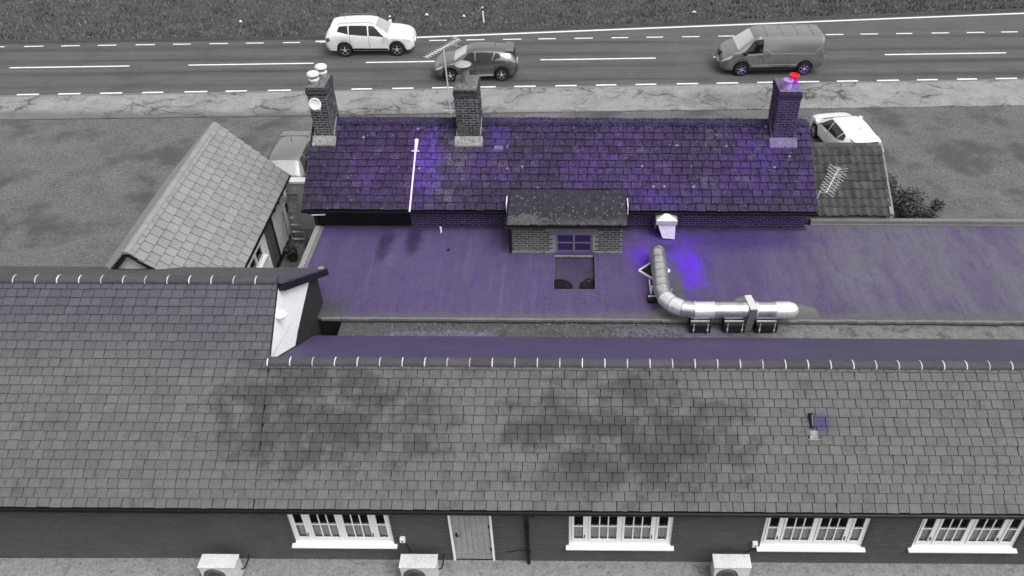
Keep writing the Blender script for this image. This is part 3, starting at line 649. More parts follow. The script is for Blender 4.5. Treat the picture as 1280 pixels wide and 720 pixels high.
# gutter between flat roof and the front building's far slope, with moss and puddles
b = MB(of); nxg, nyg = 160, 6; r = random.Random(2); pts = []
for j in range(nyg+1):
    for i in range(nxg+1):
        pts.append((-6.35 + (FX1+6.35)*i/nxg, 16.98 + .64*j/nyg, 2.47 + r.uniform(0, .022)))
b.add(pts, [(j*(nxg+1)+i, j*(nxg+1)+i+1, (j+1)*(nxg+1)+i+1, (j+1)*(nxg+1)+i) for j in range(nyg) for i in range(nxg)])
gut = b.build("valley_gutter", m_gutter, FR, smooth=True)
b = MB(of); b.box(-7.04, -6.35, 16.98, 17.62, 1.9, 1.95); b.box(-7.04, -6.35, 17.6, 17.63, 1.95, 2.55); b.box(-6.38, -6.35, 16.98, 17.6, 1.95, 2.46); b.build("gutter_outlet", m_dark_in, gut)
def clumps(mb, n, fx, fy, fz, r0, r1, rr):
    for _ in range(n):
        cx, cy = fx(), fy(); s = rr.uniform(r0, r1); k = 5; a0 = rr.uniform(0, 6)
        z = fz(cx, cy)
        v = [(cx + s*math.cos(a0+6.283*i/k)*rr.uniform(.7, 1.2), cy + s*math.sin(a0+6.283*i/k)*rr.uniform(.7, 1.2), z-.01) for i in range(k)]
        v += [(cx + .6*s*math.cos(a0+6.283*i/k), cy + .6*s*math.sin(a0+6.283*i/k), z + s*.45*rr.uniform(.7, 1.2)) for i in range(k)] + [(cx, cy, z + s*.6)]
        mb.add(v, [(i, (i+1) % k, k+(i+1) % k, k+i) for i in range(k)] + [(k+i, k+(i+1) % k, 2*k) for i in range(k)])
b = MB(of); rr = random.Random(8)
clumps(b, 420, lambda: rr.choice([rr.uniform(-6.2, 3), rr.gauss(-3.8, .6), rr.gauss(-.2, 1.2), rr.gauss(1.4, .6)]), lambda: rr.uniform(17.03, 17.58), lambda x, y: 2.485, .015, .06, rr)
tag(b.build("moss", m_moss, gut, smooth=True), kind="stuff")
b = MB(of); b.tube([(-4.1, 21.78, ZF-.02), (-4.1, 21.78, ZF+.2)], .028, 10); b.build("vent_stub", m_white, FR)
b = MB(of); b.lathe((-3.76, 20.85, ZF), [(.06, 0), (.055, .012), (.02, .016)], 10); b.build("roof_outlet", m_black, FR)

# ------------------------------------------------------------------ slate cottage with three chimneys
CH = empty("slate_cottage", (0, 21.85, 0), -.009, "slate-roofed brick cottage with purple lichened roof and three brick chimneys", "house")
oc = CH.location
CX0, CX1, CEY, CEZ, CRY, CRZ, CBY = -8.3, 7.66, 21.83, 3.42, 24.6, 5.02, 27.4
b = MB(oc); slab(b, (CX0, CEY, CEZ), (CX1, CEY, CEZ), (CX1, CRY, CRZ), (CX0, CRY, CRZ), .07); slab(b, (CX0, CRY+.002, CRZ), (CX1, CRY+.002, CRZ), (CX1, CBY, CEZ), (CX0, CBY, CEZ), .07)
croof = b.build("roof", m_under, CH)
cs = math.hypot(CRY-CEY, CRZ-CEZ); cv = Vector((0, CRY-CEY, CRZ-CEZ))/cs
dorm = lambda a, s: -1.78 < a + CX0 < 1.60 and s < .62
slate_roof(CH, croof, (CX0-.04, CEY-.05, CEZ), (1, 0, 0), cv, CX1-CX0+.08, cs, cs/12.6, .305, m_mslate, m_mslate_i, 300, seed=12, cut=dorm, thick=.016, gap=.018, jit=2., lift=.012)
slate_roof(CH, croof, (CX1+.04, CBY+.05, CEZ), (-1, 0, 0), Vector((0, CRY-CBY, CRZ-CEZ)), CX1-CX0+.08, cs, cs/12.6, .305, m_mslate, m_mslate_i, 0, seed=13, thick=.018, jit=2.)
ridge_run(CH, croof, (CX0+.02, CRY, CRZ-.02), (CX1-.02, CRY, CRZ-.02), .45, m_ridge_p, m_ridge_p, rad=.15, seed=4)
b = MB(oc); rr = random.Random(77)
ridge_moss = b
b = MB(oc); b.box(-8.1, 7.45, 22.1, 22.3, 0, CEZ+.1); b.box(-8.1, 7.45, 27.0, 27.2, 0, CEZ+.1)
for xa in (-8.1, 7.25): prism_x(b, xa, xa+.2, [(22.3, 0), (27.0, 0), (27.0, CEZ+.07), (CRY, CRZ-.08), (22.3, CEZ+.17)])
cw = b.build("wall", m_brickmortar_p, CH)
bk = MB(oc); bricks(bk, (-5.0, 22.1, 2.55), (1, 0, 0), (0, -1, 0), 12.45, .95, seed=3, skip=lambda a0, a1, z0, z1: -1.7 < a0-5 < 1.5)
bricks(bk, (7.45, 22.1, 2.4), (0, 1, 0), (1, 0, 0), 5., 2.3, seed=5, top=lambda a: 1.0+min(a, 5-a)*.55); bricks(bk, (-8.1, 22.1, 0), (0, 1, 0), (-1, 0, 0), 5., 4.9, seed=5, top=lambda a: 3.4+min(a, 5-a)*.55)
tag(bk.build("bricks", m_brick_p, cw), kind="stuff")
b = MB(oc); b.box(-8.1, -5.02, 22.06, 22.1, 2.56, CEZ-.02); b.build("wall_tar", m_black, cw)
for xa, xb in ((-8.35, -1.98), (1.84, 7.7)): b = MB(oc); b.box(xa, xb, CEY-.09, CEY+.02, CEZ-.10, CEZ-.02); b.build("gutter", m_black, CH, bevel=.01)
b = MB(oc); b.box(-8.0, -1.9, 22.0, 22.06, 2.58, 2.64); b.box(1.7, 7.5, 22.0, 22.06, 2.58, 2.66); b.build("wall_flashing", mat("flashing_violet", (.05, .04, .085), fvar=.4, var=.4), CH)
b = MB(oc); b.tube([(-8.05, CEY-.04, CEZ-.1), (-8.0, 21.95, 3.1), (-7.98, 22.0, 2.6)], .04, 8); b.tube([(-8.2, 21.86, 3.25), (-7.4, 21.86, 3.27)], .03, 8); b.build("downpipe", m_blackp, CH, smooth=True)
b = MB(oc); b.tube([(-8.05, 21.8, 3.22), (-7.62, 21.8, 3.24)], .022, 8); b.build("overflow_pipe", m_white, CH)
# vent pipe laid up the slope with a cowl, and the pipe on the left gable
ny = Vector((0, -(CRZ-CEZ), CRY-CEY)).normalized()
def oncs(xx, t, h): return Vector((xx, CEY, CEZ)) + cv*t + ny*h
b = MB(oc); b.tube([oncs(-4.95, -.12, .09), oncs(-4.92, 2.05, .10)], .03, 10); m_pinkp = mat("pipe_pale_violet", (.72, .58, .82), rough=.5, bump=0, fvar=.1, var=.1); fp = b.build("flue_pipe", m_pinkp, CH, smooth=True)
b = MB(oc); b.tube([oncs(-4.92, 2.05, .10), oncs(-4.90, 2.42, .14)], [.05, .065], 10); b.tube([oncs(-5.04, 2.02, .1), oncs(-4.80, 2.02, .1)], .02, 6); b.build("flue_cowl", m_pinkp, fp)
b = MB(oc); b.tube([(-8.42, 25.2, 2.2), (-8.42, 25.2, 4.35)], .085, 10); b.lathe((-8.42, 25.2, 4.35), [(.1, 0), (.1, .06), (.03, .1)], 10); b.build("gable_vent_pipe", m_white, CH, smooth=True)
b = MB(oc); M_ = Matrix.Translation(oncs(-2.28, 2.2, .06)) @ Matrix((Vector((1,0,0)), cv, ny)).transposed().to_4x4(); b.mbox(M_, .28, .3, .02); b.build("roof_patch", m_lead_p, croof)

def chimney(x0, x1, y0, y1, zt, mbk, mmort, mlead, pots, mfl, seed=1):
    zb = 4.3
    c = MB(oc); c.box(x0, x1, y0, y1, zb, zt); stack = c.build("chimney", mmort, CH)
    k = MB(oc); H = zt - zb
    bricks(k, (x0, y0, zb), (1, 0, 0), (0, -1, 0), x1-x0, H, seed=seed, proud=.012, j=.022); bricks(k, (x0, y1, zb), (1, 0, 0), (0, 1, 0), x1-x0, H, seed=seed+1)
    bricks(k, (x0, y0, zb), (0, 1, 0), (-1, 0, 0), y1-y0, H, seed=seed+2, proud=.012, j=.022); bricks(k, (x1, y0, zb), (0, 1, 0), (1, 0, 0), y1-y0, H, seed=seed+3, proud=.012, j=.022)
    for dz, e in ((.28, .02), (.205, .036), (.13, .026)):
        k.box(x0-e, x1+e, y0-e, y1+e, zt-dz, zt-dz+.065)
    tag(k.build("bricks", mbk, stack), kind="stuff")
    f = MB(oc)
    e = .03; f.hexa([(x0-e, y0-e, zt), (x1+e, y0-e, zt), (x1+e, y1+e, zt), (x0-e, y1+e, zt)], [(x0+.12, y0+.12, zt+.07), (x1-.12, y0+.12, zt+.07), (x1-.12, y1-.12, zt+.07), (x0+.12, y1-.12, zt+.07)])
    f.build("flaunching", mfl, stack, bevel=.03)
    l = MB(oc); zl = CEZ + (y0-CEY)*(CRZ-CEZ)/(CRY-CEY)
    l.hexa([(x0-.1, y0-.28, zl-.12), (x1+.1, y0-.28, zl-.12), (x1+.1, y0-.012, zl+.03), (x0-.1, y0-.012, zl+.03)], [(x0-.1, y0-.28, zl-.06), (x1+.1, y0-.28, zl-.06), (x1+.1, y0-.012, zl+.14), (x0-.1, y0-.012, zl+.14)])
    for xa, xb in ((x0-.05, x0-.012), (x1+.012, x1+.05)):
        l.hexa([(xa, y0-.02, zl+.0), (xb, y0-.02, zl+.0), (xb, CRY, CRZ), (xa, CRY, CRZ)], [(xa, y0-.02, zl+.2), (xb, y0-.02, zl+.2), (xb, CRY, CRZ+.16), (xa, CRY, CRZ+.16)])
    l.build("apron_flashing", mlead, stack, bevel=.03)
    for px, py, kind, mp, mc in pots:
        z = zt + .0
        p = MB(oc)
        if kind == 'cap':      # squat pot with a slotted pale cap
            p.lathe((px, py, z), [(.15, 0), (.13, .04), (.125, .26), (.14, .28)], 16); po = p.build("chimney_pot", mp, stack, smooth=True)
            q = MB(oc); q.lathe((px, py, z+.28), [(.12, 0), (.12, .03)], 16); q.build("pot_slot", m_black, po)
            q = MB(oc); q.lathe((px, py, z+.31), [(.17, 0), (.19, .02), (.19, .06), (.16, .10), (.05, .135), (.01, .14)], 18); q.lathe((px, py, z+.16), [(.165, 0), (.17, .05), (.15, .07)], 18); q.build("pot_cap", mc, po, smooth=True)
        elif kind == 'tall':   # tall narrow pot with a wide flat cap
            p.lathe((px, py, z-.05), [(.19, 0), (.16, .06), (.14, .12), (.125, .55), (.15, .58)], 16); po = p.build("chimney_pot", mp, stack, smooth=True)
            q = MB(oc); q.lathe((px-.05, py, z+.60), [(.1, -.06), (.24, 0), (.26, .04), (.2, .075), (.02, .085)], 18); q.build("pot_cap", mc, po, smooth=True)
        else:                  # domed pot
            p.lathe((px, py, z-.04), [(.17, 0), (.15, .05), (.14, .07), (.13, .27), (.155, .29), (.16, .35), (.13, .365), (.11, .30)], 16); p.build("chimney_pot", mp, stack, smooth=True)
    return stack
m_flau = mat('flaunching_mortar', grey(.12), var=.7, scale=7, fvar=.8, fine=14)
m_pot_d = mat('pot_weathered', grey(.14), var=.6, scale=8, fvar=.5)
chimney(-8.16, -7.60, 24.0, 24.98, 6.46, m_brick, m_brickmortar, m_lead, [(-7.92, 24.2, 'cap', m_pot, m_pot_w), (-7.80, 24.72, 'cap', m_pot, m_pot_w)], m_flau, seed=21)
chimney(-3.60, -2.90, 24.0, 25.0, 6.42, m_brick, m_brickmortar, m_lead, [(-3.25, 24.4, 'tall', m_pot_d, m_pot)], m_flau, seed=31)
chimney(6.46, 7.14, 24.0, 24.95, 6.38, m_brick_p, m_brickmortar_p, m_lead_p, [(6.70, 24.2, 'dome', m_pot_v, m_pot_v), (6.96, 24.55, 'dome', m_pot_r, m_pot_r)], m_lead_p, seed=41)

m_moss_p = mat('moss_violet', (.03, .022, .05), var=.5, scale=8, fine=30, fvar=.6, rand='isl', amp=1.2)
clumps(ridge_moss, 700, lambda: rr.uniform(CX0, CX1), lambda: CRY + rr.gauss(-.06, .12), lambda x, y: CRZ + .11 - abs(y-CRY)*.55, .02, .065, rr)
tag(ridge_moss.build('moss', m_moss_p, croof, smooth=True), kind='stuff')
# ------------------------------------------------------------------ brick stair turret with the mossy roof
TX = empty("brick_turret", (0, 20.77, 0), -.009, "small brick turret with mossy flat roof and window rising from the purple flat roof", "turret")
ot = TX.location
tx0, tx1, ty0, ty1 = -1.74, 1.58, 20.77, 22.05
b = MB(ot); wall_with_holes(b, tx0, tx1, ty0, ZF-.35, 3.65, [(-.43, .70, ZF-.05, 3.27)], .2); b.box(tx0, tx0+.2, ty0+.2, ty1, ZF-.1, 3.65); b.box(tx1-.2, tx1, ty0+.2, ty1, ZF-.1, 3.65)
tw = b.build("wall", mat("mortar_pale", grey(.24), fvar=.4, var=.3), TX)
bk = MB(ot); bricks(bk, (tx0, ty0, ZF+.02), (1, 0, 0), (0, -1, 0), tx1-tx0, 1.03, seed=2, proud=.008, j=.022, skip=lambda a0, a1, z0, z1: a1+tx0 > -.6 and a0+tx0 < .86 and z1 > .67 and z0 < .79 or ((a0+a1)/2+tx0 > -.50 and (a0+a1)/2+tx0 < .77 and z0 < .67))
bricks(bk, (tx0, ty0, ZF+.02), (0, 1, 0), (-1, 0, 0), ty1-ty0, 1.03, seed=3); bricks(bk, (tx1, ty0, ZF+.02), (0, 1, 0), (1, 0, 0), ty1-ty0, 1.03, seed=4)
tag(bk.build("bricks", m_brick_b, tw), kind="stuff")
b = MB(ot); b.box(-.60, .86, ty0-.022, ty0+.1, 3.272, 3.40); b.build("lintel", m_window_v, TX)
b = MB(ot); b.box(tx0-.02, -.47, ty0-.05, ty0-.002, ZF, ZF+.05); b.box(.73, tx1+.02, ty0-.05, ty0-.002, ZF, ZF+.05); b.build("base_flashing", m_lead, TX)
b = MB(ot)     # mossy roof as an uneven grid, falling slightly to the front
nx_, ny_ = 68, 36; r = random.Random(3); tp = []
for j in range(ny_+1):
    for i in range(nx_+1):
        xx = -1.86 + 3.56*i/nx_; yy = 20.58 + 1.86*j/ny_
        edge = min(i, nx_-i, j*1.5)
        tp.append((xx, yy, 3.72 + .075*j/ny_ + r.uniform(0, .03)*(1 if edge > 0 else .2) + (.03 if j < 9 else 0)*r.random()))
b.add(tp, [(j*(nx_+1)+i, j*(nx_+1)+i+1, (j+1)*(nx_+1)+i+1, (j+1)*(nx_+1)+i) for j in range(ny_) for i in range(nx_)])
tr = b.build("roof", m_mossroof, TX, smooth=True, sharp=80)
b = MB(ot); b.box(-1.90, 1.74, 20.55, 20.59, 3.645, 3.725); b.box(-1.9, -1.86, 20.59, 22.0, 3.645, 3.735); b.box(1.70, 1.74, 20.59, 22.0, 3.645, 3.735); b.box(-1.86, 1.70, 20.59, 22.3, 3.65, 3.70); b.build("fascia", m_black, TX)
b = MB(ot); b.tube([(-1.95, 20.53, 3.64), (1.79, 20.53, 3.64)], .025, 8); b.tube([(-1.80, 20.55, 3.62), (-1.80, 20.72, 3.4), (-1.80, 20.72, 2.62)], .035, 8); b.build("gutter", m_black, TX, smooth=True)
b = MB(ot); rr = random.Random(18)
clumps(b, 260, lambda: rr.uniform(-1.8, 1.62), lambda: 20.62 + 1.5*rr.random()**2, lambda x, y: 3.735+(y-20.58)*.04, .015, .05, rr); tag(b.build("moss", m_moss, tr, smooth=True), kind="stuff")
b = MB(ot); b.box(-1.96, -1.93, 21.6, 22.05, 3.5, 3.80); b.box(1.76, 1.79, 21.5, 21.98, 3.5, 3.78); b.build("side_flashing", m_pot_w, TX)
b = MB(ot)
for a, c in ((-.43, -.36), (.10, .16), (.63, .70)): b.box(a, c, ty0+.04, ty0+.11, ZF-.05, 3.27)
for z0, z1 in ((ZF-.05, ZF+.02), (3.2, 3.27), (2.90, 2.935)): b.box(-.36, .10, ty0+.042, ty0+.108, z0, z1); b.box(.16, .63, ty0+.042, ty0+.108, z0, z1)
twn = b.build("window", m_window_v, TX)
for a, c in ((-.36, .10), (.16, .63)):
    for z0, z1 in ((ZF+.02, 2.90), (2.935, 3.2)):
        b = MB(ot); b.box(a, c, ty0+.07, ty0+.08, z0, z1); b.build("pane", m_pane_v, twn)
b = MB(ot); b.box(-.47, .73, ty0-.16, ty0+.04, ZF-.09, ZF-.05); b.build("sill", m_lead, twn)

# ------------------------------------------------------------------ galvanised extract duct on the flat roof
DU = empty("extract_duct", (3.0, 17.55, ZF), 0, "silver galvanised ventilation duct with a segmented elbow lying on the purple flat roof", "duct")
od = DU.location; rd = .235; ZD = 3.02
def seg(name, p, q, mt=m_galv, r0=rd, n=20, parent=DU):
    b = MB(od); b.tube([p, q], r0, n); return b.build(name, mt, parent, smooth=True)
A0 = Vector((2.62, 20.05, ZD+.02)); A1 = Vector((2.60, 18.42, ZD)); 
for i in range(5): seg("duct_section", A0.lerp(A1, i/5), A0.lerp(A1, (i+1)/5 - .012))
pts = [A1]; cx, cy, rad = 3.42, 18.36, .82
for i in range(1, 5):
    a = math.pi + (math.pi/2)*i/4; pts.append(Vector((cx + rad*math.cos(a), cy + rad*math.sin(a), ZD)))
mg = [m_galv, m_galv_w, m_galv_w, m_galv]
def gore(p, q, tp, tq, mt):
    b = MB(od); n = 20; vs_ = []
    for c, t in ((p, tp), (q, tq)):
        t = t.normalized(); sx = t.cross(Vector((0, 0, 1))).normalized(); vs_ += [c + (sx*math.cos(6.28318*k/n) + Vector((0, 0, 1))*math.sin(6.28318*k/n))*rd for k in range(n)]
    b.add(vs_, [(k, (k+1) % n, n+(k+1) % n, n+k) for k in range(n)]); b.build("elbow_gore", mt, DU, smooth=True)
for i in range(1, 4):
    b = MB(od); t_ = ((pts[i+1]-pts[i]).normalized() + (pts[i]-pts[i-1]).normalized()).normalized(); b.tube([pts[i]-t_*.008, pts[i]+t_*.008], rd+.006, 20); b.build('elbow_seam', m_galv_m, DU, smooth=True)
for i in range(4):
    t0 = (pts[i]-pts[i-1]) if i else (A1-A0); t0 = t0.normalized() + (pts[i+1]-pts[i]).normalized()
    t1 = (pts[i+1]-pts[i]).normalized() + ((pts[i+2]-pts[i+1]).normalized() if i < 3 else Vector((1, 0, 0)))
    gore(pts[i], pts[i+1], t0, t1, mg[i])
yH = pts[4].y
seg("duct_section", (3.42, yH, ZD), (3.92, yH, ZD), m_galv_w); seg("duct_section", (3.925, yH, ZD), (5.1, yH, ZD)); seg("duct_section", (5.105, yH, ZD), (5.62, yH, ZD))
b = MB(od); b.tube([(5.62, yH, ZD), (6.0, yH, ZD), (6.14, yH, ZD-.01), (6.22, yH, ZD-.03), (6.25, yH, ZD-.05)], [rd+.004, rd+.002, rd*.85, rd*.5, rd*.1], 20); b.build("duct_end_cap", m_galv_w, DU, smooth=True)
for p, ax in ((A0.lerp(A1, .2), 'y'), (A0.lerp(A1, .4), 'y'), (A0.lerp(A1, .6), 'y'), (A0.lerp(A1, .8), 'y'), (A1, 'y')):
    b = MB(od); b.lathe(p, [(rd-.01, -.011), (rd+.009, -.010), (rd+.009, .010), (rd-.01, .011)], 20, 'y'); b.build("joint_band", m_galv_m, DU, smooth=True)
for xx in (3.42, 3.925, 5.1):
    b = MB(od); b.lathe((xx, yH, ZD), [(rd-.01, -.02), (rd+.014, -.018), (rd+.014, .018), (rd-.01, .02)], 20, 'x'); b.build("joint_band", m_galv_w, DU, smooth=True)
b = MB(od)    # rounded elbow at the far end that turns down into the roof
nn = 8; b.tube([A0 + Vector((0, .22*math.sin(math.pi/2*k/nn), -.22 + .22*math.cos(math.pi/2*k/nn))) for k in range(nn+1)] + [A0 + Vector((0, .22, -.45))], rd+.004, 20); b.build("down_elbow", m_galv, DU, smooth=True)
b = MB(od)
b.box(4.78, 5.04, yH-.30, yH+.34, ZD+rd+.02, ZD+rd+.035); 
v = [(4.80, yH+.30, ZD+rd+.04), (4.98, yH+.32, ZD+rd+.04), (5.10, yH-.25, ZD+rd+.02), (4.88, yH-.27, ZD+rd+.02)]
b = MB(od); b.hexa([Vector(q) - Vector((0, 0, .02)) for q in v][::-1][::-1], v); cl = b.build("clamp_plate", m_galv_w, DU)
b = MB(od); b.hexa([(4.80, yH-.285, 2.5), (4.98, yH-.285, 2.5), (4.98, yH-.265, 2.5), (4.80, yH-.265, 2.5)], [(4.88, yH-.285, ZD+rd), (5.08, yH-.285, ZD+rd), (5.08, yH-.265, ZD+rd), (4.88, yH-.265, ZD+rd)]); b.build("clamp_leg", m_galv_m, cl)
# feet: black blocks with a white channel and two posts
for xa, xb in ((3.30, 3.86), (4.22, 4.80), (5.1, 5.68)):
    b = MB(od); b.box(xa, xb, yH-.36, yH+.1, 2.505, 2.77); ft = b.build("foot_block", m_blackp, DU, bevel=.01)
    b = MB(od); b.box(xa+.02, xb-.02, yH-.22, yH-.16, 2.771, 2.80)
    for xx in (xa+.09, xb-.09): b.box(xx-.012, xx+.012, yH-.374, yH-.362, 2.52, 2.84); b.box(xx-.025, xx+.025, yH-.386, yH-.375, 2.60, 2.64)
    b.build("foot_channel", m_galv_w, ft)
b = MB(od); b.box(2.22, 2.60, 18.32, 18.62, ZF+.002, ZF+.13); fb = b.build("foot_block", m_blackp, DU, bevel=.01)
b = MB(od); b.box(2.24, 3.0, 18.44, 18.50, ZF+.131, ZF+.15); b.box(2.30, 2.33, 18.44, 18.47, ZF+.15, ZD+.1); b.box(2.87, 2.90, 18.44, 18.47, ZF+.15, ZD); b.box(2.30, 2.33, 18.5, 19.2, ZF+.16, ZF+.18); b.build("foot_channel", m_galv_w, fb)
b = MB(od)    # white square frame set diamond-wise under the duct
c = Vector((2.52, 19.8, ZF+.03)); q = [c + Vector((-.46, 0, 0)), c + Vector((0, -.46, 0)), c + Vector((.46, 0, 0)), c + Vector((0, .46, 0))]
for i in range(4): b.bar(q[i], q[(i+1) % 4], .035, .05)
fr = b.build("base_frame", m_white, DU)
b = MB(od); b.add([w_ - Vector((0, 0, .02)) for w_ in q], [(0, 1, 2, 3)]); b.build("base_pad", m_black, fr)

HD = empty("wall_hood", (3.07, 21.8, ZF), -.009, "pale square vent hood with pyramid top on the cottage wall above the duct", "vent hood")
oh = HD.location
b = MB(oh); x0, x1, y0, y1 = 2.68, 3.33, 21.48, 22.05
b.box(x0, x1, y0, y1, 3.12, 3.26); b.add([(x0, y0, 3.262), (x1, y0, 3.262), (x1, y1, 3.262), (x0, y1, 3.262), (3.0, 21.76, 3.40)], [(0, 1, 4), (1, 2, 4), (2, 3, 4), (3, 0, 4)]); b.build("hood_cap", m_galv_w, HD)
b = MB(oh); b.hexa([(2.90, 21.42, 2.66), (3.28, 21.40, 2.63), (3.28, 21.75, 2.63), (2.90, 21.75, 2.66)], [(2.73, 21.54, 3.12), (3.29, 21.54, 3.12), (3.29, 22.0, 3.12), (2.73, 22.0, 3.12)]); b.build("hood_spout", mat("spout_pale_violet", (.62, .55, .74), rough=.5, bump=0), HD)
b = MB(oh); b.lathe((3.12, 21.84, 3.29), [(.12, 0), (.13, .05), (.09, .09), (.02, .11)], 14); b.build("hood_dome", m_white, HD, smooth=True)
b = MB(oh); b.box(2.66, 2.725, 21.75, 22.0, 2.78, 3.12); b.build("hood_bracket", m_galv_m, HD)

# ------------------------------------------------------------------ aerials and dish
def aerial(loc_base, top, a, bq, n, el, label, crossed=False, arm=None):
    r_ = empty("tv_aerial", loc_base, 0, label, "tv aerial"); o_ = r_.location
    b = MB(o_); b.tube([loc_base, top], .022, 8); 
    if arm: b.tube([top, arm], .016, 6)
    b.build("mast", m_alu, r_)
    b = MB(o_); b.bar(a, bq, .022); bo = b.build("boom", m_alu, r_)
    A = Vector(a); B_ = Vector(bq); dv = (B_-A).normalized(); sx = dv.cross(Vector((0, 0, 1))).normalized()
    for i in range(n):
        b = MB(o_); p = A.lerp(B_, (i+.3)/n); e = el * (1 if i < n-3 else 1.25)
        if crossed:
            up = Vector((0, 0, 1)).cross(dv); k1 = (sx + Vector((0, 0, .5))).normalized(); k2 = (sx - Vector((0, 0, .5))).normalized()
            b.bar(p - k1*e, p + k1*e, .011); b.bar(p - k2*e, p + k2*e, .011)
        else: b.bar(p - sx*e, p + sx*e, .016)
        b.build("element", m_alu, bo)
    b = MB(o_); p = A.lerp(B_, .86); b.bar(p + Vector((0, 0, -.12)) - sx*.14, p + Vector((0, 0, -.12)) + sx*.10, .010, .06); b.bar(p + Vector((0, 0, .12)) - sx*.14, p + Vector((0, 0, .12)) + sx*.10, .010, .06); b.build("reflector", m_alu, bo)
    b = MB(o_); b.bar(Vector(loc_base) + Vector((-.16, 0, .12)), Vector(loc_base) + Vector((.14, 0, .12)), .03); b.build("bracket", m_alu, r_)
    return r_
aerial((-3.74, 24.1, 5.55), (-3.76, 24.0, 7.72), (-4.2, 23.35, 7.75), (-3.36, 24.72, 7.75), 14, .11, "thin yagi tv aerial on a tall mast beside the middle chimney")
aerial((7.62, 22.2, 3.1), (7.74, 22.1, 3.95), (7.86, 21.9, 4.02), (8.62, 23.35, 4.02), 9, .26, "crossed-element tv aerial on a short mast over the pantiled lean-to", True)
SD = empty("satellite_dish", (-7.9, 23.98, 6.05), R(12), "small white satellite dish on the left chimney", "satellite dish"); os_ = SD.location
b = MB(); n = 20; vs_ = []; fs_ = []
for j in range(5):
    rr_ = .19*j/4
    for k in range(n): vs_.append((rr_*math.cos(6.283*k/n), -.16 - .5*rr_*rr_/.19*.6, rr_*1.12*math.sin(6.283*k/n)))
for j in range(4):
    for k in range(n): fs_.append((j*n+k, j*n+(k+1) % n, (j+1)*n+(k+1) % n, (j+1)*n+k))
b.add(vs_, fs_); ds_ = b.build("dish", m_white, SD, smooth=True); sm = ds_.modifiers.new("solid", 'SOLIDIFY'); sm.thickness = .012
b = MB(); b.tube([(.02, .0, 0), (.0, -.15, 0)], .02, 8); b.tube([(0, -.16, -.2), (.12, -.42, -.1)], .01, 6); b.build("dish_arm", m_galv_m, SD)
b = MB(); b.tube([(.12, -.42, -.12), (.14, -.42, -.04)], .025, 8); b.build("receiver", m_pot_w, SD)

# ------------------------------------------------------------------ outbuilding with pale slates at the left
OB = empty("outbuilding", (-11.9, 22, 0), 0, "white outbuilding with pale grey slate roof at the left beside the yard", "outbuilding")
oo = OB.location
OXE, OZE, OXR, OZR = -9.92, 2.42, -11.95, 4.45; OY0, OY1 = 18.2, 25.55; OXW = -13.98
b = MB(oo); slab(b, (OXE, OY0, OZE), (OXE, OY1, OZE), (OXR, OY1, OZR), (OXR, OY0, OZR), .06); slab(b, (OXW, OY0, OZE), (OXW, OY1, OZE), (OXR-.002, OY1, OZR), (OXR-.002, OY0, OZR), .06)
oroof = b.build("roof", m_under, OB)
ol = math.hypot(OXR-OXE, OZR-OZE)
slate_roof(OB, oroof, (OXE+.05, OY0, OZE), (0, 1, 0), (OXR-OXE, 0, OZR-OZE), OY1-OY0, ol, ol/9.5, .36, m_oslate, m_oslate_i, 300, seed=31, thick=.009, gap=.022, jit=.1, lift=.03)
slate_roof(OB, oroof, (OXW-.05, OY1, OZE), (0, -1, 0), (OXR-OXW, 0, OZR-OZE), OY1-OY0, ol, ol/9.5, .36, m_oslate, m_oslate_i, 100, seed=33, thick=.009, gap=.022, jit=.1, lift=.03)
ridge_run(OB, oroof, (OXR, OY0, OZR-.01), (OXR, OY1, OZR-.01), .45, m_oslate, m_oslate, rad=.1)
b = MB(oo); OWX = -10.22
def wall_y(mb, y0, y1, x, z0, z1, holes, th=.2):
    yy = y0
    for a, c, lo, hi in sorted(holes):
        mb.box(x-th, x, yy, a, z0, z1)
        if lo > z0: mb.box(x-th, x, a, c, z0, lo)
        if hi < z1: mb.box(x-th, x, a, c, hi, z1)
        yy = c
    mb.box(x-th, x, yy, y1, z0, z1)
owin = (21.35, 22.7, 1.05, 2.12); odoor = (23.0, 23.95, .03, 2.12)
wall_y(b, OY0+.2, OY1-.2, OWX, 0, 2.45, [owin, odoor]); b.box(-13.7, -13.5, OY0+.2, OY1-.2, 0, 2.45)
for ya in (OY0+.2, OY1-.4): 
    v = [(-13.5, 0), (OWX-.2, 0), (OWX-.2, 2.6), (OXR, 4.32), (-13.5, 2.75)]
    n_ = 5; b.add([(q[0], ya, q[1]) for q in v] + [(q[0], ya+.2, q[1]) for q in v], [tuple(range(n_)), tuple(range(n_, 2*n_))[::-1]] + [(k, n_+k, n_+(k+1) % n_, (k+1) % n_) for k in range(n_)])
b.build("wall", m_whitewall, OB)
b = MB(oo); y0, y1, z0, z1 = owin; xf = OWX-.06
for a, c in ((y0, y0+.07), ((y0+y1)/2-.05, (y0+y1)/2+.05), (y1-.07, y1)): b.box(xf-.05, xf+.03, a, c, z0, z1)
for a, c in ((y0+.07, (y0+y1)/2-.05), ((y0+y1)/2+.05, y1-.07)):
    for q0, q1 in ((z0, z0+.08), (z1-.08, z1), (z0+.5, z0+.54)): b.box(xf-.048, xf+.028, a, c, q0, q1)
ow = b.build("window", m_white, OB)
b = MB(oo); b.box(xf-.04, OWX+.08, y0-.06, y1+.06, z0-.05, z0-.002); b.build("sill", m_white, ow)
for a, c in ((y0+.07, (y0+y1)/2-.05), ((y0+y1)/2+.05, y1-.07)):
    for q0, q1 in ((z0+.08, z0+.5), (z0+.54, z1-.08)):
        b = MB(oo); b.quad((xf-.01, a, q0), (xf-.01, c, q0), (xf-.01, c, q1), (xf-.01, a, q1)); b.build("pane", m_glass, ow)
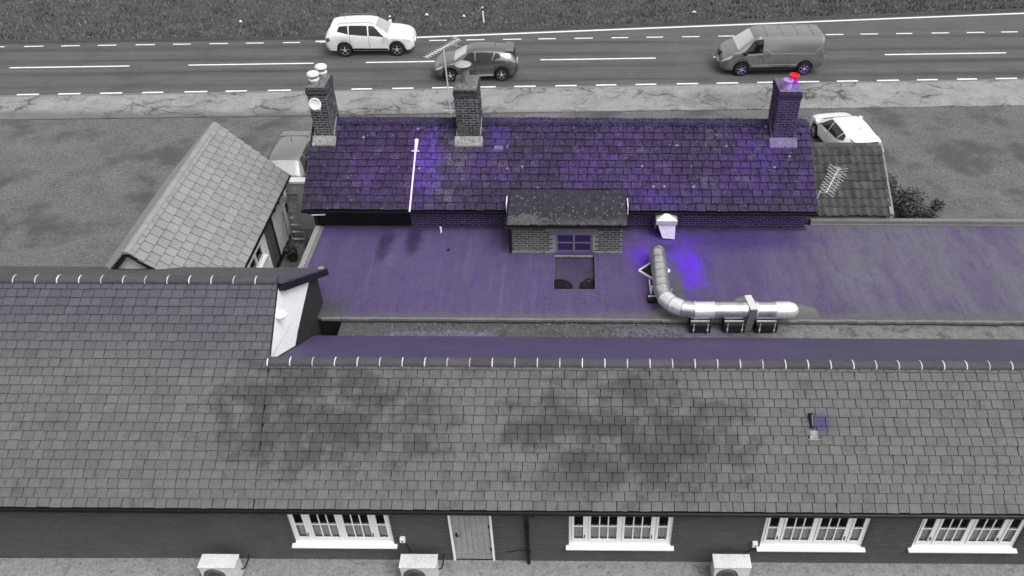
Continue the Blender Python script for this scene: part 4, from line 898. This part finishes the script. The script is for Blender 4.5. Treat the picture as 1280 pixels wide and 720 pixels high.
b = MB(oo); y0, y1, z0, z1 = odoor; b.box(OWX-.12, OWX-.08, y0, y1, z0, z1); od_ = b.build("door", m_planks, OB)
for i in range(8):
    a = y0 + .01 + i*(y1-y0-.02)/8; b = MB(oo); b.box(OWX-.079, OWX-.05, a, a+(y1-y0-.02)/8-.012, z0+.02, z1-.02); b.build("plank", m_planks, od_)
b = MB(oo); b.box(OWX-.05, OWX-.02, y0+.1, y0+.14, .95, 1.1); b.build("handle", m_black, od_)
b = MB(oo); b.box(OWX-.07, OWX+.02, y1, y1+.06, 0, z1+.06); b.box(OWX-.07, OWX+.02, y0-.06, y0, 0, z1+.06); b.build("door_frame", m_white, od_)
b = MB(oo); b.tube([(OXE+.05, OY0, OZE-.03), (OXE+.05, OY1, OZE-.03)], .06, 10); b.box(OXE-.06, OXE-.03, OY0, OY1, OZE-.17, OZE-.06); gq = b.build("gutter", m_black, OB, smooth=True)
b = MB(oo)
for yy in (23.6, 24.1, 24.6): b.tube([(OXE+.05, yy, OZE-.09), (OXE+.02, yy, OZE-.24), (OXE-.12, yy, OZE-.28)], .018, 6)
b.build("gutter_brackets", m_black, gq)
b = MB(oo); b.box(OWX, OWX+.09, 19.0, 25.3, 0, .14); b.build("wall_plinth", m_black, OB)

# yard: paving slabs, far wall, ladder and pots
YD = tag(bpy.data.objects.new("yard_paving", None), kind="structure"); COL.objects.link(YD)
sl = MB().box(.006, .444, .006, .444, 0, .035).mesh("slab", m_slab)
for i in range(5):
    for j in range(14):
        link_mesh("slab", sl, YD, Matrix.Translation((-10.2 + i*.45, 19.3 + j*.45, .006 + rnd.uniform(0, .008))) @ Matrix.Rotation(rnd.uniform(-.01, .01), 4, 'Z'))
YW = empty("yard_wall", (-9.2, 25.75, 0), 0, "pale rendered yard wall with white coping between outbuilding and cottage", "wall"); oy = YW.location
b = MB(oy); b.box(-10.2, -8.12, 25.7, 25.9, 0, 2.0); b.build("wall_body", m_yardwall, YW)
b = MB(oy); b.box(-10.22, -8.1, 25.64, 25.95, 2.0, 2.09); b.build("coping", m_white, YW, bevel=.01)
b = MB(oy); b.box(-9.0, -8.9, 25.62, 25.7, .9, 1.3); b.box(-9.02, -8.88, 25.6, 25.62, 1.0, 1.2); b.build("meter_box", m_white, YW)
b = MB(oy); b.lathe((-9.35, 25.66, 1.72), [(.05, 0), (.05, .04)], 10, 'y'); b.build("wall_hook", m_black, YW)
LD = empty("stepladder", (-9.85, 25.1, .04), 0, "grey metal stepladder leaning on the yard wall", "ladder"); ol_ = LD.location
b = MB(ol_)
for s in (-.24, .24):
    b.bar((-9.80+s*1.0, 24.75, .05), (-9.93+s*.75, 25.60, 1.75), .05, .03)
lad = b.build("ladder_rails", m_galv_m, LD)
b = MB(ol_)
P, Q = Vector((-9.80, 24.75, .05)), Vector((-9.93, 25.60, 1.75))
for i in range(7):
    c = P.lerp(Q, (i+.6)/7.4); b = MB(ol_); ww = .23*(1-.25*(i+.6)/7.4); b.box(c.x-ww, c.x+ww, c.y-.05, c.y+.05, c.z-.012, c.z+.012); b.build("rung", m_galv, LD)
b = MB(ol_); c = P.lerp(Q, .97); b.box(c.x-.2, c.x+.2, c.y-.1, c.y+.1, c.z-.015, c.z+.02); b.build("top_tread", m_galv, LD)
BR = empty("broom", (-9.98, 24.3, .05), 0, "dark broom standing against the yard's left wall", "broom"); ob_ = BR.location
b = MB(ob_); b.tube([(-9.95, 24.3, .2), (-10.1, 24.7, 1.45)], .02, 8); b.build("handle", m_planks, BR)
b = MB(ob_); b.box(-10.06, -9.82, 24.24, 24.36, .05, .22); b.build("bristles", m_blackp, BR)
def pot(x, y, r0, hgt, label, seed):
    e = empty("plant_pot", (x, y, .05), 0, label, "plant pot"); o_ = e.location; rr = random.Random(seed)
    b = MB(o_); b.lathe((x, y, .045), [(r0*.75, 0), (r0, hgt), (r0*1.06, hgt), (r0*1.06, hgt+.03), (r0*.9, hgt+.03), (r0*.88, hgt-.02)], 14); b.build("pot", mat("pot_dark", grey(.03), fvar=.3), e, smooth=True)
    b = MB(o_)
    for _ in range(120):
        a = rr.uniform(0, 6.28); q = r0*1.2*rr.random()**.5; c = Vector((x+q*math.cos(a), y+q*math.sin(a), hgt+.06+rr.uniform(0, .22))); dv = Vector((rr.gauss(0, 1), rr.gauss(0, 1), rr.uniform(0, 1))).normalized()*.06; sx = dv.cross(Vector((0, 0, 1))).normalized()*.025
        b.add([c-dv, c+sx, c+dv, c-sx], [(0, 1, 2, 3)])
    b.build("foliage", m_leaf, e)
pot(-9.75, 23.75, .19, .34, "round dark planter at the foot of the broom", 1); pot(-9.2, 24.25, .2, .25, "low dark planter beneath the stepladder", 2)

# ------------------------------------------------------------------ pantiled lean-to at the right
LT = empty("lean_to", (8.9, 23.4, 0), 0, "lean-to with weathered dark pantiles against the cottage's right gable", "lean-to"); olt = LT.location
LX0, LX1, LY0, LZ0, LY1, LZ1 = 7.62, 10.22, 22.42, 2.82, 24.62, 4.06
b = MB(olt); slab(b, (LX0, LY0, LZ0), (LX1, LY0, LZ0), (LX1, LY1, LZ1), (LX0, LY1, LZ1), .06); slab(b, (LX0, LY1+.002, LZ1), (LX1, LY1+.002, LZ1), (LX1, 26.6, 2.8), (LX0, 26.6, 2.8), .06)
lroof = b.build("roof", m_under, LT)
lsl = math.hypot(LY1-LY0, LZ1-LZ0); lv = Vector((0, LY1-LY0, LZ1-LZ0))/lsl; ln = Vector((1, 0, 0)).cross(lv)
tw_, tg = .262, lsl/8
b = MB(); K = 9; prof = []
for k in range(K):
    t = k/(K-1); prof.append((t*tw_*1.08, .028*math.cos(t*2*math.pi*1.0+.6) + .01))
vs_ = [(q[0], yy, q[1] + zz) for yy, zz in ((0, .03), (tg*1.2, .0)) for q in prof] + [(q[0], yy, q[1] + zz - .018) for yy, zz in ((0, .03), (tg*1.2, .0)) for q in prof]
b.add(vs_, [(k, k+1, K+k+1, K+k) for k in range(K-1)] + [(2*K+k+1, 2*K+k, k, k+1) for k in range(K-1)])
pme = b.mesh("pantile", m_pantile, True)
Bm = Matrix((Vector((1, 0, 0)), lv, ln)).transposed().to_4x4()
for row in range(8):
    for c in range(10):
        if c*tw_ + .1 > LX1 - LX0: continue
        M = Matrix.Translation(Vector((LX0 + .03 + c*tw_ + rnd.uniform(-.008, .008), LY0 - .05, LZ0)) - olt + lv*(row*tg + rnd.uniform(-.012, .012)) + ln*(.045 + rnd.uniform(0, .012))) @ Bm @ Matrix.Rotation(rnd.uniform(-.03, .03), 4, 'Z') @ Matrix.Rotation(rnd.uniform(-.03, .03), 4, 'Y')
        link_mesh("pantile", pme, lroof, M)
ridge_run(LT, lroof, (LX0, LY1+.03, LZ1+.03), (LX1, LY1+.03, LZ1+.03), .43, m_pantile, m_pantile, rad=.13)
b = MB(olt); b.hexa([(LX1, LY0-.06, LZ0-.1), (LX1+.13, LY0-.06, LZ0-.1), (LX1+.13, LY1+.1, LZ1-.1), (LX1, LY1+.1, LZ1-.1)], [(LX1, LY0-.06, LZ0+.12), (LX1+.13, LY0-.06, LZ0+.12), (LX1+.13, LY1+.1, LZ1+.12), (LX1, LY1+.1, LZ1+.12)]); b.build("verge_board", m_verge_b, LT)
b = MB(olt); prism_x(b, LX1-.25, LX1-.02, [(LY0+.1, 0), (26.4, 0), (26.4, 2.75), (LY1, LZ1-.1), (LY0+.1, LZ0-.05)]); b.box(LX0, LX1-.25, LY0+.06, LY0+.2, 0, LZ0-.06); b.box(LX0, LX1-.25, 26.2, 26.4, 0, 2.75); b.build("wall", m_brickmortar, LT)

# shrub beside the lean-to: leaf-sized faces through an uneven volume
SH = empty("shrub", (12.2, 28.2, 0), 0, "low dark leafy shrub on the rough ground right of the lean-to", "shrub"); osb = SH.location
rg = np.random.RandomState(12); blobs = []
for _ in range(34):
    t = rg.rand(); y = 26.2 + 2.7*t; xw = (.5 + 2.1*(1-t)); blobs.append((11.3 + xw*rg.rand(), y, .2 + .6*rg.rand()*(1-.3*t), .26 + .22*rg.rand()))
NL = 9000; bi = rg.randint(0, len(blobs), NL); BB = np.array(blobs)[bi]
dd = rg.normal(size=(NL, 3)); dd /= np.linalg.norm(dd, axis=1)[:, None]; rr_ = rg.rand(NL)**.45
c = BB[:, :3] + dd * (BB[:, 3]*rr_)[:, None]; c[:, 2] = np.maximum(c[:, 2], .03)
ax = rg.normal(size=(NL, 3)); ax[:, 2] *= .4; ax /= np.linalg.norm(ax, axis=1)[:, None]; bx = np.cross(ax, rg.normal(size=(NL, 3))); bx /= np.linalg.norm(bx, axis=1)[:, None]
sz = rg.uniform(.03, .075, NL)[:, None]
V = np.empty((NL, 2, 3, 3)); V[:, 0, 0] = c - ax*sz; V[:, 0, 1] = c + bx*sz*.5; V[:, 0, 2] = c + ax*sz; V[:, 1, 0] = c - ax*sz; V[:, 1, 1] = c + ax*sz; V[:, 1, 2] = c - bx*sz*.5
V -= np.array(osb)
link_mesh("foliage", tri_mesh("foliage", V.reshape(-1, 3, 3), m_leaf), SH)
b = MB(osb)
for q in blobs[::2]: b.tube([(q[0]*.5+6.1, q[1], 0), (q[0]*.8+2.45, q[1]+.05, q[2]*.5), (q[0], q[1], q[2])], [.03, .02, .008], 5)
b.build("stems", m_stem, SH)

# ------------------------------------------------------------------ outdoor condensers at the foot of the front wall
def condenser(x, label):
    e = empty("condenser_unit", (x, 11.24, 0), RZ, label, "air conditioner", "outdoor condensers along the front wall")
    b = MB(); b.box(-.42, .42, -.17, .17, .10, .70); body = b.build("casing", m_acc, e, bevel=.015)
    b = MB(); b.box(-.435, .435, -.185, .185, .70, .725)
    for i in range(4): b.box(-.40, .40, -.13+i*.075, -.11+i*.075, .725, .731)
    b.build("lid", m_acc, e, bevel=.006)
    b = MB(); b.lathe((-.1, -.172, .40), [(.255, 0), (.255, -.012), (.225, -.012), (.225, 0)], 24, 'y')
    for k in range(5): b.lathe((-.1, -.176, .40), [(.04+.04*k, 0), (.045+.04*k, -.006), (.04+.04*k, -.012)], 20, 'y')
    for k in range(6):
        a = k*math.pi/6; b.bar((-.1-.22*math.cos(a), -.186, .4-.22*math.sin(a)), (-.1+.22*math.cos(a), -.186, .4+.22*math.sin(a)), .006)
    b.build("fan_grille", m_galv_m, e)
    for s in (-.3, .3):
        b = MB(); b.box(s-.04, s+.04, -.2, .2, 0, .10); b.build("foot", m_blackp, e)
    b = MB(); b.tube([(.42, .05, .3), (.5, .08, .32), (.52, .3, .34), (.5, .42, .36)], .018, 6); b.build("pipe", m_blackp, e)
condenser(-8.18, "pale condenser at the wall's foot, left of the leftmost white window")
condenser(-3.52, "pale condenser at the wall's foot between the leftmost window and the door")
condenser(3.78, "pale condenser at the wall's foot just left of the third white window")

# ------------------------------------------------------------------ vehicles
m_tyre = mat("tyre_rubber", grey(.012), rough=.8, fvar=.2, bump=.1)
m_rim = mat("alloy_rim", grey(.62), rough=.3, metal=.6, bump=0, fvar=.1, var=.1)
m_rim_v = mat("alloy_rim_violet", (.5, .38, .8), rough=.3, metal=.4, bump=0, fvar=.1)
m_cglass = mat("car_glass", grey(.006), rough=.08, var=.1, fvar=.05, bump=0, spec=.6)
m_screen = mat("windscreen_glass", grey(.7), rough=.07, var=.15, fvar=.05, bump=0, metal=.85)
m_trim = mat("black_trim", grey(.012), rough=.5, fvar=.1, bump=0)
m_lampw = mat("headlamp_lens", grey(.6), rough=.12, bump=0, fvar=.1, spec=.6)
m_lampr = mat("tail_lamp_lens", grey(.10), rough=.15, bump=0, fvar=.1, spec=.6)
m_plate = mat("number_plate", grey(.7), rough=.5, bump=0, fvar=.05)
m_seam = mat("panel_gap", grey(.01), bump=0)
def paint(name, c, metal, rough=.28, **k): return mat(name, c, rough=rough, var=.06, fvar=.05, bump=0, metal=metal, spec=.5, coat=1., **k)
def interp(tab, x):
    if x <= tab[0][0]: return tab[0][1]
    for i in range(len(tab)-1):
        (a, p), (b, q) = tab[i], tab[i+1]
        if x <= b:
            t = (x-a)/(b-a); 
            m0 = (q - (tab[i-1][1] if i else p)) / (b - (tab[i-1][0] if i else a - (b-a))) * (b-a); m1 = ((tab[i+2][1] if i+2 < len(tab) else q) - p) / ((tab[i+2][0] if i+2 < len(tab) else b+(b-a)) - a) * (b-a)
            lim = 1.5*abs(q-p); m0 = max(-lim, min(lim, m0)); m1 = max(-lim, min(lim, m1))
            return (2*t**3-3*t*t+1)*p + (t**3-2*t*t+t)*m0 + (-2*t**3+3*t*t)*q + (t**3-t*t)*m1
    return tab[-1][1]
class Car:
    def __init__(s, sp): s.sp = sp; s.L = sp['L']/2
    def ring(s, x):
        sp = s.sp; hw = interp(sp['hw'], x); rw = min(interp(sp['rw'], x), hw*.97); tp = interp(sp['top'], x); be = min(interp(sp['belt'], x), tp - .03); bo = interp(sp['bot'], x)
        for xw in sp['wx']:
            d2 = (sp['wr']*1.16)**2 - (x-xw)**2
            if d2 > 0: bo = max(bo, sp['wr'] + math.sqrt(d2))
        bo = min(bo, be - .1); c = tp - be; k = min(.07, .4*c)
        P5 = (hw*.985, be); P8 = (rw, tp - k); bulge = .03*min(1, c/.4)
        return [(0, bo), (hw*.80, bo), (hw*.96, bo+.03), (hw, bo+.35*(be-bo)), (hw*1.0, bo+.72*(be-bo)), P5,
                (P5[0]+(P8[0]-P5[0])*.35+bulge, P5[1]+(P8[1]-P5[1])*.35), (P5[0]+(P8[0]-P5[0])*.75+bulge, P5[1]+(P8[1]-P5[1])*.75), P8, (rw*.78, tp-k*.22), (rw*.4, tp-.004), (0, tp)]
    def S(s, x, t):
        r = s.ring(x); i = min(int(t), len(r)-2); f = t - i
        return Vector((x, r[i][0]+(r[i+1][0]-r[i][0])*f, r[i][1]+(r[i+1][1]-r[i][1])*f))
    def N(s, x, t):
        e = .02; a = s.S(min(x+e, s.L), t) - s.S(max(x-e, -s.L), t); b = s.S(x, min(t+.1, 11)) - s.S(x, max(t-.1, 0)); n = a.cross(b)
        return n.normalized() if n.length > 1e-9 else Vector((0, 0, 1))
    def patch(s, mb, cor, off=.006, nu=8, nv=4, sides=(1, -1)):
        """cor: four (x, t) corners counter-clockwise"""
        pts = []
        for j in range(nv+1):
            for i in range(nu+1):
                u, v = i/nu, j/nv
                x = (1-v)*((1-u)*cor[0][0]+u*cor[1][0]) + v*((1-u)*cor[3][0]+u*cor[2][0]); t = (1-v)*((1-u)*cor[0][1]+u*cor[1][1]) + v*((1-u)*cor[3][1]+u*cor[2][1])
                n = s.N(x, t); n = n if n.y*1. + n.z > -.5 else -n; pts.append(s.S(x, t) + n*off)
        fs = [(j*(nu+1)+i, j*(nu+1)+i+1, (j+1)*(nu+1)+i+1, (j+1)*(nu+1)+i) for j in range(nv) for i in range(nu)]
        for sd_ in sides: mb.add([Vector((q.x, q.y*sd_, q.z)) for q in pts], fs if sd_ < 0 else [f[::-1] for f in fs])
def vehicle(name, sp, loc, rz, label, cat, m_body, rim=m_rim):
    e = empty(name, loc, rz, label, cat); c = Car(sp); L = c.L
    xs_ = sorted(set([round(-L + 2*L*i/70, 4) for i in range(71)] + [round(xw + sp['wr']*1.16*math.sin(k*math.pi/16), 4) for xw in sp['wx'] for k in range(-8, 9)]))
    xs_ = [x for i, x in enumerate(xs_) if i == 0 or x - xs_[i-1] > .008]
    b = MB(); rings = [c.ring(x) for x in xs_]; n = len(rings[0]); v = []; m = 2*n - 2
    for x, r in zip(xs_, rings): v += [(x, q[0], q[1]) for q in r] + [(x, -q[0], q[1]) for q in reversed(r[1:-1])]
    f = [(i*m+k, i*m+(k+1) % m, (i+1)*m+(k+1) % m, (i+1)*m+k) for i in range(len(xs_)-1) for k in range(m)]
    f += [tuple(range(m))[::-1], tuple((len(xs_)-1)*m+k for k in range(m))]
    b.add(v, [q[::-1] for q in f]); body = b.build("body", m_body, e, smooth=True, sharp=50)
    for wn in sp['windows']:
        for sd_ in (1, -1):
            b = MB(); c.patch(b, wn, .006, sides=(sd_,)); b.build("side_window", m_cglass, e, smooth=True)
    b = MB(); w0, w1 = sp['screen']; c.patch(b, [(w0, 11), (w1, 11), (w1+.0, 8.25), (w0, 8.25)], .006, 8, 8); b.build("windscreen", m_screen, e, smooth=True)
    if 'rear' in sp: b = MB(); w0, w1 = sp['rear']; c.patch(b, [(w0, 11), (w1, 11), (w1, 8.3), (w0, 8.3)], .006, 6, 8); b.build("rear_window", m_cglass, e, smooth=True)
    b = MB()
    for x in sp['doors']: c.patch(b, [(x, 2.6), (x+.014, 2.6), (x+.014, 5.1), (x, 5.1)], .003, 1, 8)
    c.patch(b, [(sp['doors'][0], 2.55), (sp['doors'][-1], 2.55), (sp['doors'][-1], 2.5), (sp['doors'][0], 2.5)], .003, 12, 1); b.build("panel_gap", m_seam, body)
    b = MB(); c.patch(b, [(sp['wx'][1]+sp['wr']*1.25, 1.9), (sp['wx'][0]-sp['wr']*1.25, 1.9), (sp['wx'][0]-sp['wr']*1.25, 2.5), (sp['wx'][1]+sp['wr']*1.25, 2.5)], .012, 12, 3); b.build("side_skirt", sp.get('skirt', m_trim), e, smooth=True)
    for sd_ in (1, -1):
        b = MB(); c.patch(b, [(L-.42, 4.35), (L-.05, 4.0), (L-.06, 4.8), (L-.55, 5.0)], .010, 6, 4, (sd_,)); b.build("headlight", m_lampw, e, smooth=True)
        b = MB(); c.patch(b, [(-L+.03, 4.0), (-L+.28, 4.2), (-L+.22, 5.2), (-L+.05, 5.2)], .010, 6, 4, (sd_,)); b.build("tail_light", m_lampr, e, smooth=True)
        xm = sp['mirror'][0]; q = c.S(xm, 5.2); b = MB(); yo = (q.y+.13)*sd_
        pts = [(xm-.06, yo-.085, q.z), (xm+.09, yo-.06, q.z+.01), (xm+.09, yo+.06, q.z+.02), (xm-.06, yo+.085, q.z)]; b.hexa(pts, [(a, y_, z_+.15) for a, y_, z_ in pts]); b.bar((xm, q.y*sd_*.97, q.z+.03), (xm, yo, q.z+.06), .05); b.build("wing_mirror", sp.get('mirm', m_body), e, bevel=.03, smooth=True)
        b = MB()
        for x in sp['handles']: p = c.S(x, 4.75); b.box(x-.09, x+.09, p.y*sd_-.018, p.y*sd_+.022, p.z-.018, p.z+.012)
        b.build("door_handle", sp.get('hm', m_body), e, bevel=.008)
    zf_ = interp(sp['bot'], L); tf = interp(sp['belt'], L); hwf = interp(sp['hw'], L)
    b = MB(); b.box(L-.02, L+.012, -hwf*.7, hwf*.7, zf_+.05, zf_+.05+(tf-zf_)*.45); b.build("grille", m_trim, e, bevel=.01)
    b = MB(); b.box(L, L+.025, -.26, .26, zf_+.10+(tf-zf_)*.1, zf_+.21+(tf-zf_)*.1); b.build("number_plate", m_plate, e)
    hwr = interp(sp['hw'], -L); b = MB(); zr = interp(sp['bot'], -L); b.box(-L-.02, -L+.02, -hwr*.9, hwr*.9, zr+.02, zr+.2); b.build("rear_bumper", m_trim, e, bevel=.015)
    b = MB(); b.box(-L-.024, -L-.0, -.26, .26, zr+.28, zr+.39); b.build("number_plate", m_plate, e)
    wr = sp['wr']
    for xw in sp['wx']:
        for sd_ in (1, -1):
            yc = sd_*(interp(sp['hw'], xw) - .11); b = MB()
            b.lathe((xw, yc, wr), [(wr*.62, -.10), (wr*.93, -.105), (wr, -.075), (wr, .075), (wr*.93, .105), (wr*.62, .10)], 28, 'y'); wo = b.build("wheel", m_tyre, e, smooth=True)
            b = MB(); yo = yc + sd_*.103; R_ = wr*.66
            nn = 28; ringo = [(xw+R_*math.cos(6.28318*k/nn), yo, wr+R_*math.sin(6.28318*k/nn)) for k in range(nn)]; ringi = [(xw+R_*.86*math.cos(6.28318*k/nn), yo-sd_*.012, wr+R_*.86*math.sin(6.28318*k/nn)) for k in range(nn)]
            b.add(ringo + ringi, [(k, (k+1) % nn, nn+(k+1) % nn, nn+k) for k in range(nn)])
            for k in range(sp.get('spokes', 5)):
                a = 6.28318*k/sp.get('spokes', 5) + .3; b.bar((xw, yo-sd_*.004, wr), (xw+R_*.9*math.cos(a), yo-sd_*.008, wr+R_*.9*math.sin(a)), .07, .02)
            b.lathe((xw, yo, wr), [(.075, -.02), (.07, .012), (.02, .016)] if sd_ > 0 else [(.075, .02), (.07, -.012), (.02, -.016)], 14, 'y'); b.build("rim", rim, wo)
            b = MB(); b.lathe((xw, yc + sd_*.085, wr), [(wr*.6, -.004), (wr*.6, .004)], 20, 'y'); b.build("brake_disc", m_trim, wo)
    for ex in sp.get('extra', ()): ex(e, c, m_body)
    return e

def rails(e, c, mb_):
    for s in (1, -1):
        b = MB(); b.tube([(-1.5, s*.62, 1.60), (-1.3, s*.62, 1.67), (.1, s*.62, 1.68), (.3, s*.62, 1.60)], .018, 8); b.build("roof_rail", m_galv_m, e, smooth=True)
def antenna(e, c, mb_):
    b = MB(); x = -c.L + 1.05; z = interp(c.sp['top'], x); b.tube([(x, 0, z), (x-.12, 0, z+.22)], [.014, .005], 6); b.build("antenna", m_trim, e)
def spoiler(e, c, mb_):
    x = -c.L + .28; z = interp(c.sp['top'], x); b = MB(); b.hexa([(x-.16, -.55, z+.02), (x+.25, -.58, z+.03), (x+.25, .58, z+.03), (x-.16, .55, z+.02)], [(x-.16, -.55, z+.045), (x+.25, -.58, z+.065), (x+.25, .58, z+.065), (x-.16, .55, z+.045)]); b.build("spoiler", mb_, e, bevel=.01)
def van_lines(e, c, mb_):
    m_ = mat("van_swage", grey(.55), metal=.6, rough=.3, bump=0)
    for sd_ in (1, -1):
        b = MB()
        c.patch(b, [(-1.95, 5.12), (.10, 5.12), (.10, 5.22), (-1.95, 5.22)], .012, 14, 1, (sd_,)); c.patch(b, [(.10, 5.12), (.42, 5.9), (.40, 6.0), (.08, 5.24)], .012, 4, 1, (sd_,)); c.patch(b, [(-2.25, 6.2), (-1.95, 5.12), (-1.95, 5.24), (-2.27, 6.4)], .012, 4, 1, (sd_,))
        c.patch(b, [(.50, 5.06), (1.30, 5.02), (1.30, 5.1), (.50, 5.15)], .012, 6, 1, (sd_,)); b.build("swage_line", m_, e)
        b = MB(); c.patch(b, [(-1.15, 3.0), (1.2, 3.0), (1.2, 3.12), (-1.15, 3.12)], .010, 10, 1, (sd_,)); b.build("rubbing_strip", m_, e)
    b = MB(); b.lathe((c.L-.045, 0, .86), [(.15, 0), (.15, .05), (.12, .06)], 16, 'x'); b.build("badge_panel", m_trim, e)
    b = MB()
    for i in range(4): x = -1.9+i*.75; z = interp(c.sp['top'], x); b.box(x-.02, x+.02, -.62, .62, z, z+.012)
    b.build("roof_rib", mb_, e)

SUV = dict(L=4.44, wx=[1.36, -1.28], wr=.355, hw=[(-2.22,.74),(-2.1,.86),(-1.6,.92),(1.4,.92),(1.95,.86),(2.15,.74),(2.22,.60)], rw=[(-2.22,.6),(-1.9,.62),(-1,.66),(0,.66),(.35,.63),(1.05,.80),(1.3,.84),(1.9,.78),(2.22,.5)],
    top=[(-2.22,.98),(-2.13,1.22),(-1.86,1.53),(-1.4,1.61),(-.7,1.64),(0,1.63),(.35,1.57),(1.02,1.16),(1.2,1.10),(1.8,1.0),(2.08,.90),(2.22,.70)], belt=[(-2.22,.92),(-1.6,1.13),(0,1.04),(1.05,.99),(1.3,1.0),(1.8,.93),(2.1,.80),(2.22,.62)], bot=[(-2.22,.42),(-2.0,.30),(2.0,.28),(2.22,.36)],
    windows=[[(.86,5.25),(.03,5.25),(.03,7.85),(.30,7.85)],[(-.03,5.25),(-.95,5.3),(-.95,7.85),(-.03,7.85)],[(-1.0,5.35),(-1.55,6.2),(-1.42,7.8),(-1.0,7.85)]], screen=(.40, .98), rear=(-2.12, -1.88), doors=[.95, 0, -.95], mirror=(.85,), handles=[.22, -.78], extra=(rails, antenna))
HAT = dict(L=4.04, wx=[1.20, -1.28], wr=.315, hw=[(-2.02,.70),(-1.9,.80),(-1.4,.86),(1.2,.86),(1.75,.80),(1.95,.68),(2.02,.52)], rw=[(-2.02,.55),(-1.7,.58),(-1,.60),(0,.60),(.25,.58),(1.0,.74),(1.2,.78),(1.7,.72),(2.02,.42)],
    top=[(-2.02,.92),(-1.95,1.10),(-1.72,1.36),(-1.2,1.43),(-.5,1.475),(.05,1.46),(.35,1.38),(1.02,1.02),(1.15,.97),(1.6,.87),(1.9,.74),(2.02,.58)], belt=[(-2.02,.88),(-1.4,1.02),(0,.93),(1.0,.87),(1.15,.87),(1.6,.79),(1.9,.66),(2.02,.52)], bot=[(-2.02,.36),(-1.8,.24),(1.8,.22),(2.02,.28)],
    windows=[[(.84,5.25),(-.02,5.25),(-.02,7.85),(.28,7.85)],[(-.07,5.25),(-.80,5.3),(-.98,7.8),(-.07,7.85)],[(-.86,5.35),(-1.28,6.3),(-1.2,7.6),(-1.02,7.8)]], screen=(.38, .97), rear=(-1.94, -1.73), doors=[.9, -.05, -.98], mirror=(.80,), handles=[.15, -.72], extra=(spoiler, antenna))
VAN = dict(L=5.0, wx=[1.50, -1.60], wr=.34, hw=[(-2.5,.90),(-2.42,.96),(-2,.975),(1.5,.975),(2.1,.90),(2.38,.74),(2.5,.58)], rw=[(-2.5,.74),(-2.3,.80),(0,.80),(.8,.76),(1.0,.72),(1.75,.86),(1.95,.88),(2.3,.70),(2.5,.45)],
    top=[(-2.5,1.55),(-2.45,1.86),(-2.25,1.95),(0,1.97),(.7,1.95),(.98,1.86),(1.75,1.30),(1.95,1.19),(2.25,1.05),(2.42,.90),(2.5,.70)], belt=[(-2.5,1.05),(0,1.10),(1.2,1.08),(1.75,1.10),(1.95,1.08),(2.25,.95),(2.42,.80),(2.5,.60)], bot=[(-2.5,.45),(-2.2,.32),(2.2,.26),(2.5,.32)],
    windows=[[(1.62,5.3),(.55,5.3),(.55,7.6),(1.02,7.6)]], screen=(1.02, 1.74), rear=None, doors=[1.45, .48, -.75], mirror=(1.42,), handles=[.65, .25], extra=(van_lines,), mirm=m_trim, hm=m_trim, spokes=6)
del VAN['rear']
va = math.atan(.037)
p_white = paint("car_paint_white", grey(.80), 0.)
p_black = paint("car_paint_graphite", grey(.012), 0., .25)
p_grey = paint("van_paint_grey", grey(.095), .35, .4)
p_silver = paint("car_paint_silver", grey(.09), .2, .35)
p_dark = paint("car_paint_dark", (.06, .04, .10), .5, .3)
vehicle("suv_car", SUV, (-10.22, 42.0, .012), va, "white SUV with roof rails driving on the far lane", "car", p_white)
fi = vehicle("hatchback_car", dict(HAT, skirt=m_galv_w), (-4.60, 39.02, .012), math.pi + va, "dark graphite hatchback driving on the near lane behind the middle chimney", "car", p_black)
vn = vehicle("delivery_van", VAN, (9.87, 39.78, .012), math.pi + va, "grey panel van on the near lane behind the right chimney", "van", p_grey, m_rim_v)
vehicle("parked_car", dict(HAT, L=4.04), (-11.05, 28.75, .006), -math.pi/2 + .02, "grey parked hatchback between the outbuilding and the cottage's left gable", "car", p_silver)
vehicle("parked_car", HAT, (11.6, 31.6, .006), math.pi/2 + .16, "white parked hatchback behind the pantiled lean-to", "car", p_white)
vehicle("parked_car", HAT, (-1.2, 31.55, .006), math.pi/2, "dark parked car whose roof just shows over the cottage ridge", "car", p_dark)

# ------------------------------------------------------------------ small things on the verge
PO = empty("marker_post", (-4.72, 45.25, .14), 0, "thin white marker post on the grass verge", "post"); op = PO.location
b = MB(op); b.hexa([(-4.76, 45.22, .1), (-4.68, 45.22, .1), (-4.68, 45.28, .1), (-4.76, 45.28, .1)], [(-4.79, 45.22, 1.05), (-4.71, 45.22, 1.05), (-4.71, 45.28, 1.05), (-4.79, 45.28, 1.05)]); b.build("post", m_white, PO, bevel=.01)
b = MB(op); b.box(-4.78, -4.70, 45.205, 45.219, .85, .98); b.build("reflector", m_trim, PO)
for i, (x, y, s) in enumerate([(-12.6, 45.6, .16), (-10.0, 45.9, .13), (-18.1, 45.2, .10), (-8.0, 46.2, .12), (-5.9, 46.0, .1), (7.0, 46.6, .14)]):
    rr = random.Random(i); b = MB((x, y, .15)); pts = [(x + s*rr.uniform(-1, 1), y + s*rr.uniform(-.6, .6), .25+rr.uniform(0, .1)) for _ in range(6)]
    b.add([(x-s, y-.04, .2), (x, y-.07, .26), (x+s, y, .2), (x+.3*s, y+.09, .28), (x-.5*s, y+.08, .22), (x, y, .33)], [(0, 1, 5), (1, 2, 5), (2, 3, 5), (3, 4, 5), (4, 0, 5)])
    o = b.build("litter", m_litter); o.location = (x, y, 0.02)
    o.location = Vector((x, y, .15)); tag(o, "scrap of white litter on the grass verge", "litter", "litter scattered on the verge")
